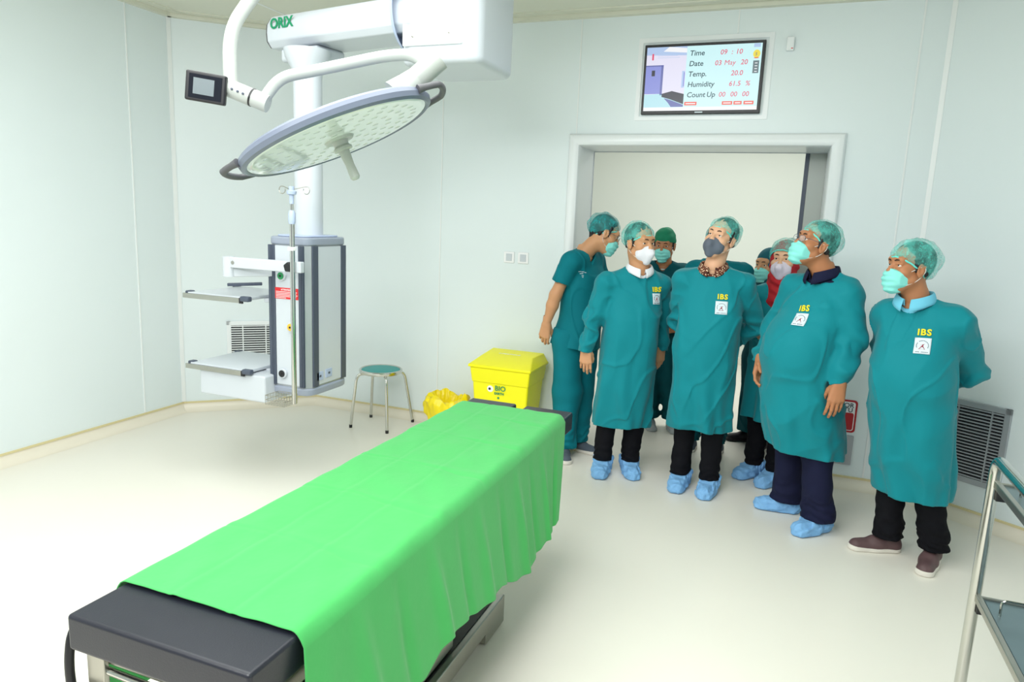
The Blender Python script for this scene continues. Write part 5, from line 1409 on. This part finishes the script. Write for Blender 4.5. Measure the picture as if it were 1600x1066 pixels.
# man in brown shoes, far right
people['E'] = person(dict(base=(.71, 3.94), label='person in teal gown and brown shoes with light blue collar, hands behind back, furthest right', seed=53, yaw=-122, look=(-150, 4, 0), skin='skin3', gaze=(0, .25),
    head=(-.150, -.055, 1.512), neck=(-.098, -.030, 1.368), shR=(-.190, .075, 1.290), shL=(.075, -.075, 1.290), elR=(-.160, .245, 1.06), wrR=(.03, .33, .90), tipR=(.11, .32, .87),
    elL=(.212, .12, 1.01), wrL=(.125, .30, .89), tipL=(.04, .34, .86), pel=(-.03, .0, .80), hR=(-.020, .105), tR=(-.265, .030), hL=(.160, .065), tL=(.050, -.215),
    thumbR=(0, 0, 1), thumbL=(0, 0, 1), top='gown', topmat='gown', trw=1.05, cuffr=.074, cuffz=.085, foot=('shoe', 'brownshoe'), capkind='bouffant', capbig=1.02, caplow=.014, mask=('flat', 'maskteal'),
    sleeve=(.082, .072, .054), hem=.36, hemslope=(-.02, 0), W=stdW(1.32, .80, .36, w=.188, d=.145, wh=.185, dh=.165, belly=.035), blobs=[(0, .085, .98, .15, .11, .15)], collar=('shirtblue', .066, .032, .20), coltilt=.4, badge=(.085, 1.155, .06)))
# man in green cloth cap behind
people['F'] = person(dict(base=(-.86, 5.78), label='person in dark teal scrubs and solid green cloth cap, partly hidden in the doorway', seed=61, yaw=-88, look=(-92, -6, 0), skin='skin3',
    head=(-.060, -.02, 1.500), neck=(-.054, -.01, 1.36), shR=(-.225, -.02, 1.285), shL=(.125, .02, 1.285), elR=(-.25, -.03, 1.03), wrR=(-.06, -.17, .90), tipR=(.04, -.19, .87),
    elL=(.16, .02, 1.03), wrL=(.10, -.15, .86), tipL=(.0, -.19, .85), pel=(-.04, .0, .78), hR=(-.085, .02), tR=(-.02, -.20), hL=(.10, .03), tL=(.17, -.20),
    thumbR=(0, 0, 1), thumbL=(0, 0, 1), top='scrub', topmat='scrubdark', trmat='scrubdark', trw=1.15, cuffr=.085, cuffz=.08, foot=('shoe', 'clog'), solemat='clog', capkind='cloth', mask=('flat', 'maskteal'),
    hem=.72, W=[(1.34, .06, .045, 0), (1.29, .12, .07, 0), (1.25, .16, .09, 0), (1.2, .18, .12, 0), (1.0, .18, .13, 0), (.80, .19, .14, 0), (.70, .20, .15, 0)], neckopen=(.062, .06), vneck=True, undershirt=True))
# woman in red head scarf
people['G'] = person(dict(base=(-.012, 4.92), label='person in teal gown with red hijab and pale mask, behind the man with spectacles', seed=71, yaw=-105, look=(-104, 5, 0), skin='skin2', brow=True, hair=False,
    head=(.004, .0, 1.470), neck=(.015, .01, 1.335), shR=(-.130, .0, 1.250), shL=(.095, .015, 1.250), elR=(-.175, -.01, 1.04), wrR=(-.115, -.15, 1.005), tipR=(-.01, -.19, 1.01),
    elL=(.085, -.02, 1.03), wrL=(.05, -.16, 1.00), tipL=(-.05, -.19, .99), pel=(.02, .02, .80), hR=(-.03, -.01), tR=(-.165, -.19), hL=(.10, -.10), tL=(-.015, -.29),
    thumbR=(0, 0, 1), thumbL=(0, 0, 1), top='gown', foot=('cover', 'cover'), capkind='hijabcap', hijabmat='red', capbig=1.02, mask=('fold', 'maskpink'), noloop=True,
    sleeve=(.066, .056, .046), hem=.42, W=stdW(1.26, .80, .42, w=.158, d=.115, wh=.175, dh=.15, belly=.01)))
# woman in teal head scarf further back
people['H'] = person(dict(base=(-.135, 5.62), label='person in long dark teal clothes and teal hijab, behind the red hijab', seed=83, yaw=-130, look=(-125, 0, 0), skin='skin1', hair=False,
    head=(.015, -.015, 1.395), neck=(.04, .0, 1.27), shR=(-.07, .02, 1.19), shL=(.20, .02, 1.19), elR=(-.07, .02, .97), wrR=(.0, -.12, .92), tipR=(.09, -.14, .92),
    elL=(.24, .02, .97), wrL=(.14, -.12, .91), tipL=(.05, -.15, .91), pel=(.05, .02, .76), hR=(.05, .12), tR=(-.115, .06), hL=(.16, .05), tL=(.04, -.10),
    thumbR=(0, 0, 1), thumbL=(0, 0, 1), top='gown', topmat='scrubdark', trmat='scrubdark', foot=('shoe', 'blackclog'), solemat='blackclog', capkind='hijab', hijabmat='tealhijab', mask=('flat', 'maskteal'), noloop=True,
    sleeve=(.066, .056, .046), hem=.10, W=stdW(1.20, .76, .10, w=.150, d=.115, wh=.165, dh=.15)))
# person directly behind the man with the grey mask
people['I'] = person(dict(base=(-.43, 5.22), label='person in teal scrubs whose shoulders show behind the man with the grey mask', seed=97, yaw=80, look=(85, -14, 0), skin='skin1',
    head=(-.030, .03, 1.545), neck=(-.020, -.01, 1.420), shR=(.155, .02, 1.352), shL=(-.180, -.02, 1.352), elR=(.18, .05, 1.10), wrR=(.12, .22, .98), tipR=(.02, .27, .98),
    elL=(-.21, .02, 1.10), wrL=(-.13, .22, .98), tipL=(-.03, .27, .97), pel=(-.015, .0, .84), hR=(.085, .0), tR=(.10, .24), hL=(-.10, .0), tL=(-.11, .24),
    thumbR=(0, 0, 1), thumbL=(0, 0, 1), top='scrub', topmat='scrub', trmat='scrubdark', trw=1.1, foot=('shoe', 'greyshoe'), capkind='bouffant', capmat='capdark', mask=('flat', 'maskteal'),
    hem=.74, W=[(1.41, .06, .045, 0), (1.36, .12, .07, 0), (1.32, .16, .09, 0), (1.25, .18, .12, 0), (1.1, .18, .13, 0), (.85, .18, .14, 0), (.72, .19, .15, 0)], neckopen=(.058, .06)))
